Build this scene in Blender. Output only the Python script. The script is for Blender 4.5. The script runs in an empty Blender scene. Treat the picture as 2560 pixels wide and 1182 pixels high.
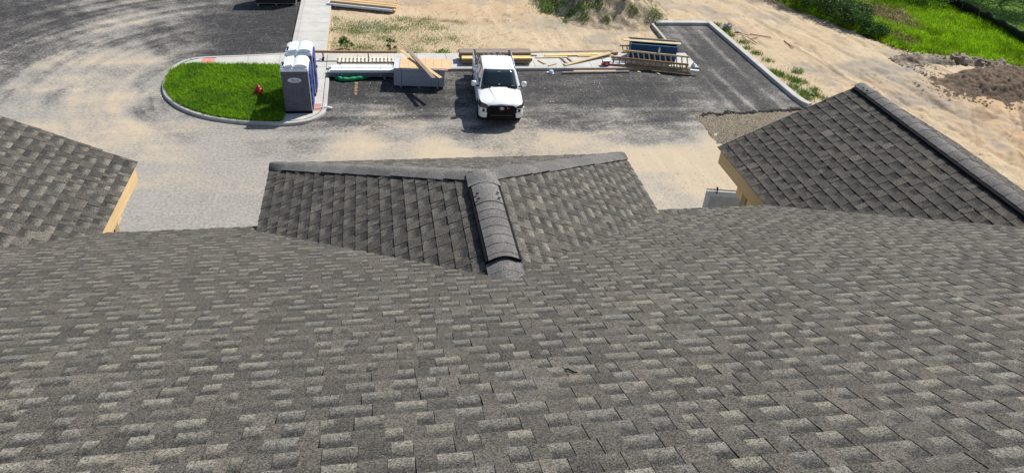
import bpy, bmesh, math, random
import numpy as np
from mathutils import Vector, Matrix

random.seed(7)
RNG = np.random.default_rng(11)
scene = bpy.context.scene
COL = scene.collection
R = math.radians

# ---------------------------------------------------------------- camera
CAM_Z = 14.6
cam_d = bpy.data.cameras.new('camera')
cam = bpy.data.objects.new('camera', cam_d)
COL.objects.link(cam)
cr, cu, cf = Vector((0.9838, -0.1677, 0.0629)), Vector((0.046, 0.5761, 0.8161)), Vector((0.1731, 0.8000, -0.5745))
FPX = 1789.48
cf.normalize(); cr = (cr - cf * cr.dot(cf)).normalized(); cu = cr.cross(cf)
m = Matrix((cr, cu, -cf)).transposed().to_4x4()
m.translation = (0, 0, CAM_Z)
cam.matrix_world = m
cam_d.sensor_width = 36.0
cam_d.lens = FPX / 2560 * 36.0
cam_d.clip_start = 0.05
cam_d.clip_end = 2000
scene.camera = cam

# ---------------------------------------------------------------- sky, sun, exposure
SUN_EL, SUN_AZ = 48.0, 52.0            # azimuth clockwise from +Y
world = bpy.data.worlds.new('World')
scene.world = world
world.use_nodes = True
wn = world.node_tree
wn.nodes.clear()
sky = wn.nodes.new('ShaderNodeTexSky')
sky.sky_type = 'NISHITA'
sky.sun_disc = False
sky.sun_elevation = R(SUN_EL)
sky.sun_rotation = R(SUN_AZ)
bg = wn.nodes.new('ShaderNodeBackground')
bg.inputs['Strength'].default_value = 0.085
wo = wn.nodes.new('ShaderNodeOutputWorld')
wn.links.new(sky.outputs[0], bg.inputs[0])
wn.links.new(bg.outputs[0], wo.inputs[0])
sun_d = bpy.data.lights.new('sun', 'SUN')
sun_d.energy = 4.2
sun_d.angle = R(0.53)
sun_d.color = (1.0, 0.955, 0.88)
sun = bpy.data.objects.new('sun', sun_d)
COL.objects.link(sun)
sv = Vector((math.sin(R(SUN_AZ)) * math.cos(R(SUN_EL)), math.cos(R(SUN_AZ)) * math.cos(R(SUN_EL)), math.sin(R(SUN_EL))))
sun.rotation_euler = (-sv).to_track_quat('-Z', 'Y').to_euler()
sun.location = (30, 40, 40)
scene.view_settings.view_transform = 'Standard'
scene.view_settings.look = 'None'
scene.view_settings.gamma = 1
scene.view_settings.exposure = 0.47
scene.view_settings.use_curve_mapping = False

# ---------------------------------------------------------------- helpers: properties
def tag(o, label=None, cat=None, group=None, kind=None):
    if label: o['label'] = label
    if cat: o['category'] = cat
    if group: o['group'] = group
    if kind: o['kind'] = kind
    return o

def thing(name, label, cat, loc=(0, 0, 0), rz=0.0, group=None, rx=0.0, ry=0.0):
    o = bpy.data.objects.new(name, None)
    COL.objects.link(o)
    o.location = loc
    o.rotation_euler = (rx, ry, rz)
    o.empty_display_size = 0.2
    return tag(o, label, cat, group)

# ---------------------------------------------------------------- helpers: numpy noise
def _hash(ix, iy, seed):
    n = (ix.astype(np.int64) * 374761393 + iy.astype(np.int64) * 668265263 + seed * 974711) & 0x7fffffff
    n = ((n ^ (n >> 13)) * 1274126177) & 0x7fffffff
    return ((n ^ (n >> 16)) & 0xffff) / 65535.0

def vnoise(x, y, seed=0):
    x = np.asarray(x, float); y = np.asarray(y, float)
    ix = np.floor(x); iy = np.floor(y)
    fx = x - ix; fy = y - iy
    fx = fx * fx * (3 - 2 * fx); fy = fy * fy * (3 - 2 * fy)
    a = _hash(ix, iy, seed); b = _hash(ix + 1, iy, seed)
    c = _hash(ix, iy + 1, seed); d = _hash(ix + 1, iy + 1, seed)
    return (a * (1 - fx) + b * fx) * (1 - fy) + (c * (1 - fx) + d * fx) * fy

def fbm(x, y, oct=4, seed=0):
    s = 0; a = 0.5; t = 0
    for i in range(oct):
        s = s + a * vnoise(x * 2 ** i, y * 2 ** i, seed + i * 17); t += a; a *= 0.5
    return s / t

def sstep(a, b, x):
    t = np.clip((x - a) / (b - a), 0, 1)
    return t * t * (3 - 2 * t)

def inpoly(x, y, poly):
    x = np.asarray(x, float); y = np.asarray(y, float)
    inside = np.zeros(x.shape, bool)
    n = len(poly)
    for i in range(n):
        x0, y0 = poly[i]; x1, y1 = poly[(i + 1) % n]
        c = ((y0 > y) != (y1 > y))
        with np.errstate(divide='ignore', invalid='ignore'):
            xi = (x1 - x0) * (y - y0) / (y1 - y0 + 1e-12) + x0
        inside ^= c & (x < xi)
    return inside

# ---------------------------------------------------------------- helpers: materials
class NT:
    """small node-tree builder"""
    def __init__(s, name):
        s.m = bpy.data.materials.new(name)
        s.m.use_nodes = True
        s.t = s.m.node_tree
        s.b = s.t.nodes['Principled BSDF']
        s.out = s.t.nodes['Material Output']
        s.b.inputs['Specular IOR Level'].default_value = 0.25
        s._pos = None
    def n(s, kind, **kw):
        nd = s.t.nodes.new(kind)
        for k, v in kw.items(): setattr(nd, k, v)
        return nd
    def put(s, sock, v):
        if hasattr(v, 'is_output') or isinstance(v, bpy.types.NodeSocket): s.t.links.new(v, sock)
        elif isinstance(v, (tuple, list)) and len(v) == 3 and sock.type == 'RGBA': sock.default_value = (*v, 1)
        else: sock.default_value = v
    def pos(s):
        if s._pos is None: s._pos = s.n('ShaderNodeNewGeometry').outputs['Position']
        return s._pos
    def obj(s):
        return s.n('ShaderNodeTexCoord').outputs['Object']
    def mapping(s, vec, scale=(1, 1, 1), rot=(0, 0, 0), loc=(0, 0, 0)):
        nd = s.n('ShaderNodeMapping')
        nd.inputs['Scale'].default_value = scale; nd.inputs['Rotation'].default_value = rot; nd.inputs['Location'].default_value = loc
        s.put(nd.inputs['Vector'], vec)
        return nd.outputs[0]
    def noise(s, vec, scale, detail=3, rough=0.55, dist=0.0):
        nd = s.n('ShaderNodeTexNoise')
        s.put(nd.inputs['Vector'], vec)
        nd.inputs['Scale'].default_value = scale; nd.inputs['Detail'].default_value = detail
        nd.inputs['Roughness'].default_value = rough; nd.inputs['Distortion'].default_value = dist
        return nd.outputs['Fac']
    def voro(s, vec, scale, out='Distance', feature='F1'):
        nd = s.n('ShaderNodeTexVoronoi', feature=feature)
        s.put(nd.inputs['Vector'], vec); nd.inputs['Scale'].default_value = scale
        return nd.outputs[out]
    def math(s, op, a, b=0.0, c=0.0, clamp=False):
        nd = s.n('ShaderNodeMath', operation=op, use_clamp=clamp)
        s.put(nd.inputs[0], a); s.put(nd.inputs[1], b)
        if op in ('MULTIPLY_ADD',): s.put(nd.inputs[2], c)
        return nd.outputs[0]
    def ramp(s, f, a, b, lo=0.0, hi=1.0):
        nd = s.n('ShaderNodeMapRange', interpolation_type='SMOOTHSTEP')
        s.put(nd.inputs['Value'], f)
        nd.inputs['From Min'].default_value = a; nd.inputs['From Max'].default_value = b
        nd.inputs['To Min'].default_value = lo; nd.inputs['To Max'].default_value = hi
        return nd.outputs[0]
    def mix(s, f, a, b, mode='MIX'):
        nd = s.n('ShaderNodeMix', data_type='RGBA', blend_type=mode)
        s.put(nd.inputs[0], f); s.put(nd.inputs[6], a); s.put(nd.inputs[7], b)
        return nd.outputs[2]
    def attr(s, name, out='Color'):
        return s.n('ShaderNodeAttribute', attribute_name=name).outputs[out]
    def sep(s, v):
        nd = s.n('ShaderNodeSeparateXYZ'); s.put(nd.inputs[0], v); return nd.outputs
    def bump(s, h, strength=0.3, dist=0.02):
        nd = s.n('ShaderNodeBump'); nd.inputs['Strength'].default_value = strength; nd.inputs['Distance'].default_value = dist
        s.put(nd.inputs['Height'], h)
        s.t.links.new(nd.outputs[0], s.b.inputs['Normal'])
    def fin(s, col=None, rough=0.8, metal=0.0, spec=None):
        if col is not None: s.put(s.b.inputs['Base Color'], col)
        s.put(s.b.inputs['Roughness'], rough); s.b.inputs['Metallic'].default_value = metal
        if spec is not None: s.b.inputs['Specular IOR Level'].default_value = spec
        return s.m

def plain(name, col, rough=0.6, metal=0.0, var=0.12, scale=6.0, spec=0.3, bump=0.0):
    t = NT(name)
    p = t.pos()
    n1 = t.noise(p, scale, 4); n2 = t.noise(p, scale * 9, 3)
    f = t.math('ADD', t.math('MULTIPLY', n1, 0.65), t.math('MULTIPLY', n2, 0.35))
    lo = tuple(c * (1 - var) for c in col); hi = tuple(min(1, c * (1 + var)) for c in col)
    c = t.mix(t.ramp(f, 0.3, 0.7), lo, hi)
    if bump: t.bump(n2, bump, 0.01)
    return t.fin(c, t.ramp(n1, 0.2, 0.8, rough - 0.06, min(1, rough + 0.06)), metal, spec)

def wood(name, a, b, dark=None):
    """grain runs along the object's local x axis"""
    t = NT(name)
    o = t.obj()
    info = t.n('ShaderNodeObjectInfo').outputs['Random']
    off = t.n('ShaderNodeCombineXYZ'); t.put(off.inputs[0], t.math('MULTIPLY', info, 37.0)); t.put(off.inputs[1], t.math('MULTIPLY', info, 11.0))
    add = t.n('ShaderNodeVectorMath', operation='ADD'); t.put(add.inputs[0], o); t.put(add.inputs[1], off.outputs[0])
    v = t.mapping(add.outputs[0], (0.8, 14, 14))
    g = t.noise(v, 2.2, 6, 0.65, 0.6)
    big = t.noise(add.outputs[0], 0.9, 2)
    c = t.mix(t.ramp(g, 0.32, 0.68), a, b)
    c = t.mix(t.math('MULTIPLY', t.ramp(big, 0.4, 0.75), 0.35), c, dark or tuple(x * 0.55 for x in a))
    kn = t.voro(t.mapping(add.outputs[0], (1.4, 7, 7)), 1.0)
    c = t.mix(t.ramp(kn, 0.10, 0.05), c, tuple(x * 0.35 for x in a))
    c = t.mix(t.ramp(info, 0, 1, 0, 0.28), c, tuple(x * 0.6 for x in a))
    t.bump(g, 0.25, 0.004)
    return t.fin(c, 0.8, spec=0.15)

# ---------------------------------------------------------------- helpers: mesh builder
class MB:
    def __init__(s):
        s.v = []; s.f = []; s.mi = []; s.sm = []
    def add(s, vs, fs, mi=0, smooth=False):
        o = len(s.v)
        s.v += [tuple(p) for p in vs]
        for f in fs:
            s.f.append(tuple(o + i for i in f)); s.mi.append(mi); s.sm.append(smooth)
    def box(s, c, size, rot=None, mi=0, taper=(1, 1)):
        x, y, z = (d / 2 for d in size)
        P = []
        for sz in (-1, 1):
            k = taper if sz > 0 else (1, 1)
            for sx, sy in ((-1, -1), (1, -1), (1, 1), (-1, 1)):
                P.append(Vector((sx * x * k[0], sy * y * k[1], sz * z)))
        if rot is not None: P = [rot @ p for p in P]
        P = [p + Vector(c) for p in P]
        s.add(P, [(0, 3, 2, 1), (4, 5, 6, 7), (0, 1, 5, 4), (1, 2, 6, 5), (2, 3, 7, 6), (3, 0, 4, 7)], mi)
    def hexa(s, P, mi=0, smooth=False):
        """8 points: bottom loop then top loop (ccw from above)"""
        s.add(P, [(0, 3, 2, 1), (4, 5, 6, 7), (0, 1, 5, 4), (1, 2, 6, 5), (2, 3, 7, 6), (3, 0, 4, 7)], mi, smooth)
    def prism(s, poly, z0, z1, mi=0):
        n = len(poly)
        P = [(x, y, z0) for x, y in poly] + [(x, y, z1) for x, y in poly]
        F = [tuple(range(n - 1, -1, -1)), tuple(range(n, 2 * n))]
        for i in range(n): F.append((i, (i + 1) % n, n + (i + 1) % n, n + i))
        s.add(P, F, mi)
    def rings(s, rings, mi=0, cap=True, smooth=True, closed=True):
        n = len(rings[0]); P = [p for r in rings for p in r]; F = []
        for k in range(len(rings) - 1):
            for i in range(n if closed else n - 1):
                j = (i + 1) % n
                F.append((k * n + i, k * n + j, (k + 1) * n + j, (k + 1) * n + i))
        s.add(P, F, mi, smooth)
        if cap:
            s.add(rings[0], [tuple(range(n - 1, -1, -1))], mi)
            s.add(rings[-1], [tuple(range(n))], mi)
    def tube(s, path, rad, n=8, mi=0, smooth=True):
        path = [Vector(p) for p in path]
        rads = rad if isinstance(rad, (list, tuple)) else [rad] * len(path)
        rings = []
        up = Vector((0, 0, 1))
        for i, p in enumerate(path):
            d = (path[min(i + 1, len(path) - 1)] - path[max(i - 1, 0)]).normalized()
            a = d.cross(up)
            if a.length < 1e-3: a = Vector((1, 0, 0))
            a.normalize(); b = a.cross(d).normalized()
            rings.append([p + (a * math.cos(2 * math.pi * k / n) + b * math.sin(2 * math.pi * k / n)) * rads[i] for k in range(n)])
        s.rings(rings, mi, True, smooth)
    def lathe(s, prof, n=16, c=(0, 0, 0), mi=0, axis='z', smooth=True):
        rings = []
        for r, z in prof:
            ring = []
            for k in range(n):
                a = 2 * math.pi * k / n
                q = (r * math.cos(a), r * math.sin(a), z)
                if axis == 'x': q = (q[2], q[0], q[1])
                if axis == 'y': q = (q[1], q[2], q[0])
                ring.append(Vector(q) + Vector(c))
            rings.append(ring)
        s.rings(rings, mi, True, smooth)
    def build(s, name, mats, parent=None, loc=(0, 0, 0), bevel=0.0, sharp=None, rz=None):
        me = bpy.data.meshes.new(name)
        me.from_pydata([tuple(p) for p in s.v], [], s.f)
        if not isinstance(mats, (list, tuple)): mats = [mats]
        for mm in mats: me.materials.append(mm)
        me.polygons.foreach_set('material_index', s.mi)
        me.polygons.foreach_set('use_smooth', s.sm)
        if sharp is not None and any(s.sm):
            me.set_sharp_from_angle(angle=R(sharp))
        o = bpy.data.objects.new(name, me)
        COL.objects.link(o)
        o.location = loc
        if rz is not None: o.rotation_euler.z = rz
        if parent is not None: o.parent = parent
        if bevel:
            b = o.modifiers.new('edge', 'BEVEL'); b.width = bevel; b.segments = 2; b.limit_method = 'ANGLE'; b.angle_limit = R(40)
        return o

def mesh_np(name, V, F, mats, attrs=None, smooth=False, parent=None, loc=(0, 0, 0)):
    """fast mesh from numpy arrays. F: (n,3) or (n,4). attrs: name -> (n,) floats or (n,4) colours, per vertex"""
    me = bpy.data.meshes.new(name)
    V = np.asarray(V, np.float32); F = np.asarray(F, np.int32)
    k = F.shape[1]
    me.vertices.add(len(V)); me.vertices.foreach_set('co', V.ravel())
    me.loops.add(F.size); me.loops.foreach_set('vertex_index', F.ravel())
    me.polygons.add(len(F)); me.polygons.foreach_set('loop_start', np.arange(0, F.size, k, dtype=np.int32))
    try: me.polygons.foreach_set('loop_total', np.full(len(F), k, np.int32))
    except Exception: pass
    if smooth: me.polygons.foreach_set('use_smooth', np.ones(len(F), bool))
    me.update(calc_edges=True)
    for n_, a in (attrs or {}).items():
        a = np.asarray(a, np.float32)
        if a.ndim == 1:
            at = me.attributes.new(n_, 'FLOAT', 'POINT'); at.data.foreach_set('value', a)
        else:
            at = me.attributes.new(n_, 'FLOAT_COLOR', 'POINT'); at.data.foreach_set('color', a.ravel())
    for mm in (mats if isinstance(mats, (list, tuple)) else [mats]): me.materials.append(mm)
    me.validate()
    o = bpy.data.objects.new(name, me)
    COL.objects.link(o)
    o.location = loc
    if parent is not None: o.parent = parent
    return o

def grid_np(xs, ys):
    X, Y = np.meshgrid(xs, ys)
    nx, ny = len(xs), len(ys)
    i = np.arange((ny - 1) * nx).reshape(ny - 1, nx)[:, :-1].ravel()
    F = np.stack([i, i + 1, i + 1 + nx, i + nx], 1)
    return X.ravel(), Y.ravel(), F

# ---------------------------------------------------------------- materials
def dirt_colour(t, p):
    """sandy site soil: tan with paler, orange and grey patches, driven by world position"""
    big = t.noise(p, 0.22, 3, 0.6, 0.4)
    mid = t.noise(p, 1.1, 4, 0.6)
    streak = t.noise(t.mapping(p, (1.0, 0.16, 1.0), (0, 0, R(-8))), 1.6, 4, 0.6, 0.5)
    fine = t.noise(p, 16.0, 4, 0.7)
    c = t.mix(t.ramp(big, 0.35, 0.65), (0.47, 0.357, 0.232), (0.50, 0.397, 0.268))
    c = t.mix(t.ramp(streak, 0.48, 0.66, 0, 0.75), c, (0.56, 0.465, 0.325))
    c = t.mix(t.ramp(mid, 0.56, 0.75, 0, 0.6), c, (0.38, 0.33, 0.26))
    c = t.mix(t.ramp(fine, 0.50, 0.70, 0, 0.6), c, (0.31, 0.245, 0.165))
    spk = t.noise(p, 5.5, 5, 0.75)
    c = t.mix(t.ramp(spk, 0.55, 0.68, 0, 0.75), c, (0.235, 0.18, 0.12))
    c = t.mix(t.ramp(t.noise(p, 7.5, 4, 0.7), 0.60, 0.74, 0, 0.6), c, (0.59, 0.50, 0.355))
    return c, mid, fine, streak

t = NT('site_soil')
p = t.pos()
c, mid, fine, streak = dirt_colour(t, p)
og = t.attr('orange', 'Fac'); gy = t.attr('greyness', 'Fac'); dk = t.attr('soil_dark', 'Fac')
c = t.mix(t.math('MULTIPLY', og, 0.7), c, (0.52, 0.33, 0.175))
c = t.mix(t.math('MULTIPLY', gy, t.ramp(mid, 0.3, 0.7, 0.5, 1.0)), c, (0.27, 0.245, 0.21))
c = t.mix(dk, c, (0.15, 0.105, 0.07))
clod = t.voro(p, 9.0)
c = t.mix(t.math('MULTIPLY', t.ramp(clod, 0.14, 0.06), t.ramp(mid, 0.5, 0.7, 0.0, 0.6)), c, (0.17, 0.13, 0.09))
t.bump(t.math('ADD', t.math('MULTIPLY', fine, 0.6), t.math('MULTIPLY', streak, 1.2)), 0.7, 0.06)
M_SOIL = t.fin(c, 0.95, spec=0.1)

t = NT('dusty_asphalt')
p = t.pos()
dust = t.attr('dust', 'Fac'); tan = t.attr('tan', 'Fac')
n1 = t.noise(p, 1.3, 5, 0.65, 0.4); n2 = t.noise(p, 9, 4, 0.7); n3 = t.noise(p, 60, 2, 0.7)
dirt, mid, fine, streak = dirt_colour(t, p)
base = t.mix(t.ramp(n2, 0.3, 0.75), (0.017, 0.017, 0.019), (0.036, 0.035, 0.037))
agg = t.voro(p, 55.0, 'Color')
base = t.mix(t.ramp(t.sep(agg)[0], 0.72, 0.95, 0, 0.5), base, (0.13, 0.125, 0.12))
grey = t.mix(t.ramp(n2, 0.3, 0.7), (0.25, 0.235, 0.212), (0.36, 0.337, 0.30))
var = t.math('ADD', t.math('MULTIPLY', t.math('SUBTRACT', n1, 0.5), 0.55), t.math('ADD', t.math('MULTIPLY', t.math('SUBTRACT', n2, 0.5), 0.55), t.math('MULTIPLY', t.math('SUBTRACT', n3, 0.5), 0.2)))
hf = t.noise(t.mapping(p, (1, 1.6, 1)), 28, 3, 0.8)
var = t.math('ADD', var, t.math('MULTIPLY', t.math('SUBTRACT', hf, 0.5), 0.26))
d2 = t.math('ADD', dust, t.math('MULTIPLY', var, t.math('MULTIPLY', t.ramp(dust, 0.0, 0.35, 0.28, 1.0), t.ramp(dust, 0.5, 0.8, 1.0, 0.5))), clamp=True)
c = t.mix(t.ramp(d2, 0.10, 0.80), base, grey)
# thin pale scuffs and scratches
sc1 = t.noise(t.mapping(p, (0.35, 1.6, 1), (0, 0, R(12))), 1.1, 6, 0.62, 0.8); sc2 = t.noise(t.mapping(p, (1.5, 0.4, 1), (0, 0, R(-20))), 0.9, 6, 0.62, 0.8)
for s_ in (sc1, sc2):
    ln_ = t.ramp(t.math('ABSOLUTE', t.math('SUBTRACT', s_, 0.52)), 0.014, 0.002)
    c = t.mix(t.math('MULTIPLY', t.math('MULTIPLY', ln_, t.ramp(n2, 0.42, 0.62)), 0.24), c, (0.42, 0.40, 0.37))
dk_ = t.ramp(t.noise(t.mapping(p, (0.5, 2.2, 1)), 2.4, 5, 0.7, 0.6), 0.60, 0.72, 0, 0.55)
c = t.mix(t.math('MULTIPLY', dk_, t.ramp(dust, 0.9, 0.4)), c, (0.05, 0.05, 0.052))
tn = t.math('ADD', tan, t.math('MULTIPLY', var, 0.9), clamp=True)
c = t.mix(t.math('MULTIPLY', t.ramp(tn, 0.25, 0.85), t.ramp(d2, 0.3, 0.7)), c, t.mix(0.5, dirt, (0.45, 0.39, 0.30)))
sp = t.voro(p, 7.0, 'Color'); sd = t.voro(p, 7.0)
bits = t.math('MULTIPLY', t.ramp(sd, 0.13, 0.08), t.ramp(t.sep(sp)[0], 0.90, 0.92))
c = t.mix(t.math('MULTIPLY', bits, 0.45), c, (0.42, 0.39, 0.34))
bits2 = t.math('MULTIPLY', t.ramp(sd, 0.16, 0.09), t.ramp(t.sep(sp)[1], 0.90, 0.92))
c = t.mix(t.math('MULTIPLY', bits2, t.math('MULTIPLY', dust, 0.8)), c, (0.06, 0.055, 0.05))
t.bump(t.math('ADD', n3, t.math('MULTIPLY', n2, 0.7)), 0.5, 0.012)
M_ASPH = t.fin(c, t.ramp(d2, 0, 0.6, 0.78, 0.95), spec=0.2)

def concrete(name, col):
    t = NT(name); p = t.pos()
    n1 = t.noise(p, 1.2, 4, 0.6); n2 = t.noise(p, 14, 4, 0.7)
    info = t.n('ShaderNodeObjectInfo').outputs['Random']
    c = t.mix(t.ramp(n1, 0.3, 0.7), tuple(x * 0.9 for x in col), tuple(min(1, x * 1.07) for x in col))
    c = t.mix(t.ramp(n2, 0.55, 0.75, 0, 0.3), c, tuple(x * 0.7 for x in col))
    c = t.mix(t.ramp(info, 0, 1, 0, 0.22), c, tuple(x * 0.78 for x in col))
    c = t.mix(t.ramp(t.noise(p, 2.6, 4, 0.7), 0.58, 0.74, 0, 0.35), c, (0.42, 0.36, 0.27))
    t.bump(n2, 0.25, 0.006)
    return t.fin(c, 0.85, spec=0.2)
M_CONC = concrete('pale_concrete', (0.50, 0.485, 0.45))
M_CURB = concrete('curb_concrete', (0.45, 0.44, 0.415))
M_TACT = plain('brick_red_tactile', (0.60, 0.27, 0.22), 0.8, var=0.15, scale=9)

# shingles: attributes Col (blend of the granules), v (0 at the lower edge, 1 under the next course), rec (1 on the lower lamina)
def shingle_mat(name, gain=1.0):
    t = NT(name); p = t.pos()
    col = t.attr('Col'); v = t.attr('v', 'Fac'); rec = t.attr('rec', 'Fac')
    wob = t.noise(p, 26, 3, 0.7)
    vv = t.math('ADD', v, t.math('MULTIPLY', t.math('SUBTRACT', wob, 0.5), 0.5))
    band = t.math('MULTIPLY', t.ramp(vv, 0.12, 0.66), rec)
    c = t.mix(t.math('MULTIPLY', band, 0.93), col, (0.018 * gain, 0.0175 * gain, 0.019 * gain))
    vor = t.n('ShaderNodeTexVoronoi'); t.put(vor.inputs['Vector'], p); vor.inputs['Scale'].default_value = 210
    g = t.sep(vor.outputs['Color'])
    vor2 = t.n('ShaderNodeTexVoronoi'); t.put(vor2.inputs['Vector'], p); vor2.inputs['Scale'].default_value = 95
    g2 = t.sep(vor2.outputs['Color'])
    k = t.math('ADD', t.ramp(g[0], 0, 1, 0.36, 1.5), t.ramp(g2[0], 0, 1, -0.22, 0.22))
    c = t.mix(1.0, c, k, 'MULTIPLY')
    c = t.mix(t.ramp(g[1], 0.86, 0.95, 0, 0.42), c, (0.26 * gain, 0.245 * gain, 0.195 * gain))
    c = t.mix(t.ramp(g[2], 0.90, 0.97, 0, 0.30), c, (0.20 * gain, 0.215 * gain, 0.23 * gain))
    big = t.noise(p, 0.8, 3)
    c = t.mix(t.ramp(big, 0.35, 0.7, 0, 0.18), c, (0.055 * gain, 0.052 * gain, 0.05 * gain))
    t.bump(t.math('ADD', g[0], t.math('MULTIPLY', wob, 1.5)), 0.55, 0.004)
    return t.fin(c, 0.92, spec=0.22)
M_SHIN = shingle_mat('weathered_shingle')

def cap_mat(name, col):
    t = NT(name); p = t.pos()
    vor = t.n('ShaderNodeTexVoronoi'); t.put(vor.inputs['Vector'], p); vor.inputs['Scale'].default_value = 200
    g = t.sep(vor.outputs['Color'])
    info = t.n('ShaderNodeObjectInfo').outputs['Random']
    n = t.noise(p, 5, 3)
    c = t.mix(t.ramp(n, 0.3, 0.7), tuple(x * 0.82 for x in col), tuple(x * 1.12 for x in col))
    c = t.mix(t.ramp(info, 0, 1, 0, 0.5), c, tuple(x * 0.6 for x in col))
    c = t.mix(t.ramp(t.noise(p, 3.2, 3), .52, .7, 0, .5), c, tuple(x * .5 for x in col))
    c = t.mix(1.0, c, t.ramp(g[0], 0, 1, 0.5, 1.5), 'MULTIPLY')
    t.bump(g[0], 0.5, 0.003)
    return t.fin(c, 0.92, spec=0.2)
M_CAP = cap_mat('cap_shingle_grey', (0.165, 0.158, 0.152))
M_DECK = plain('roof_underlay', (0.035, 0.034, 0.034), 0.9)
M_BLACK = plain('black_plastic', (0.010, 0.010, 0.012), 0.85, spec=0.12)
M_RUBBER = plain('black_rubber', (0.018, 0.018, 0.019), 0.85)
M_PINE = wood('fresh_pine', (0.66, 0.45, 0.23), (0.74, 0.55, 0.31))
M_PALE = wood('pale_lumber', (0.56, 0.44, 0.26), (0.66, 0.54, 0.34))
M_TREAT = wood('treated_post_wood', (0.29, 0.25, 0.13), (0.42, 0.35, 0.19))
M_GREYW = wood('weathered_lumber', (0.23, 0.18, 0.145), (0.36, 0.29, 0.24))
M_BROWNW = wood('brown_lumber', (0.30, 0.18, 0.09), (0.42, 0.27, 0.14))
M_YELW = wood('yellow_lumber', (0.70, 0.52, 0.20), (0.80, 0.63, 0.28))
M_WALL = plain('grey_siding', (0.42, 0.41, 0.39), 0.7, var=0.05)

# ================================================================ GROUND
LOT_X1 = 15.25
FAN = [((31.8, 29.6), (27.6, 24.2)), ((32.3, 29.5), (28.6, 23.4)), ((33.2, 29.4), (29.6, 22.8)), ((33.9, 29.3), (30.9, 22.6)), ((35.0, 29.2), (31.6, 23.2)), ((31.0, 30.0), (26.9, 26.0)), ((27.4, 36.5), (26.2, 27.0)), ((29.6, 35.5), (28.0, 26.0)), ((25.2, 40.0), (24.6, 28.0)), ((26.3, 40.0), (26.0, 30.0)), ((34.4, 27.8), (29.2, 26.6)), ((33.8, 26.2), (28.4, 25.2))]
def TRK(x, y):
    r = np.zeros_like(x)
    for i, ((ax, ay), (bx, by)) in enumerate(FAN):
        dx, dy = bx - ax, by - ay; L = math.hypot(dx, dy)
        t_ = ((x - ax) * dx + (y - ay) * dy) / L / L
        d = ((x - ax) * dy - (y - ay) * dx) / L + .5 * np.sin(t_ * 2.4 + i) - .3 * np.sin(1.0 * i)
        r = np.maximum(r, np.exp(-(d / .12) ** 2) * sstep(-.02, .1, t_) * (1 - sstep(.85, 1.05, t_)) * (.35 + .65 * sstep(.3, .6, vnoise(t_ * L * 1.3, x * 0 + i * 7.7, 71))))
    return r
def ground_h(x, y):
    """small relief of the soil, flat and low where paving lies over it"""
    h = (fbm(x * 0.35, y * 0.35, 4, 3) - 0.5) * 0.16 + (fbm(x * 1.7, y * 1.7, 3, 9) - 0.5) * 0.07 - 0.03
    # ruts of the dirt road, running along Y with a slight turn
    d = x - (22.3 + (47 - y) * 0.18)
    for off in (2.0, 3.9, 6.3, 8.0):
        w = np.exp(-((d - off + 0.5 * (fbm(y * 0.12, y * 0 + off, 2, 5) - 0.5)) / 0.22) ** 2)
        h = h - 0.07 * w * (0.4 + vnoise(y * 0.6, y * 0 + off * 3, 8))
    # tracked clods at the right
    cl = sstep(27, 30, x) * (1 - sstep(31, 33, y)) * sstep(16, 20, y)
    h = h + cl * (np.abs(vnoise((x - y * 0.8) * 1.3, (x + y) * 0.35, 21) - 0.5) * 0.30 - 0.05)
    h = h - 0.055 * TRK(x, y) + 0.03 * TRK(x + .16, y + .1)
    rg = 1 - np.abs(2 * fbm(x * 1.6, y * 1.6, 3, 61) - 1)
    h = h + (rg ** 3 - .4) * .07 * sstep(22, 24, x) + (fbm(x * 4.2, y * 4.2, 2, 63) - .5) * .05
    m1 = np.exp(-(((x - 3.6) / 1.9) ** 2 + ((y - 43.3 + 0.1 * (x - 3.6)) / 0.55) ** 2))
    h = h + m1 * (fbm(x * 2.5, y * 5, 3, 31) - 0.4) * 0.22
    paved = ((x < LOT_X1 + .3) & (y < 37.6)) | ((x < -2.4) & (y > 30)) | ((x > 15) & (x < 21.7) & (y > 29.4) & (y < 43.2))
    return np.where(paved, -0.06, h)

xs = np.concatenate([-np.geomspace(600, 32, 22), np.arange(-30, 25, 0.22), np.arange(25, 41, 0.11), np.arange(41, 56, 0.22), np.geomspace(58, 700, 22)])
ys = np.concatenate([-np.geomspace(400, 6, 18), np.arange(-4, 15, 1.0), np.arange(15, 18, 0.22), np.arange(18, 35, 0.11), np.arange(35, 56, 0.2), np.geomspace(58, 900, 24)])
GX, GY, GF = grid_np(xs, ys)
GZ = ground_h(GX, GY)
far = sstep(56, 90, np.maximum(np.abs(GX), GY))
GZ = GZ * (1 - far) - 0.05 * far
orange = sstep(26, 31, GX + (fbm(GX * .3, GY * .3, 3, 41) - .5) * 6) * (1 - sstep(31.5, 34, GY)) * (0.35 + fbm(GX * .5, GY * .5, 3, 5))
orange = orange + 0.5 * np.exp(-(((GX - 5) / 5) ** 2 + ((GY - 46) / 2.2) ** 2))
grey = np.exp(-(((GX - 29.3 + (GY - 31) * .1) / 1.8) ** 2 + ((GY - 32) / 4.5) ** 2)) * 0.9 + 0.7 * sstep(0.56, 0.7, fbm(GX * .45, GY * .45, 4, 77))
grey = grey + 0.8 * np.exp(-(((GX - 11) / 2.2) ** 2 + ((GY - 42.6) / 1.2) ** 2))
soil_dark = np.zeros_like(GX)  # darker brown soil along the tracks, in patches and under the meadow
soil_dark += 0.75 * np.exp(-(((GX - 3.9) / 2.1) ** 2 + ((GY - 43.2 + 0.12 * (GX - 3.9)) / 0.28) ** 2)) * (0.4 + fbm(GX * 3, GY * 3, 2, 8))
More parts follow.
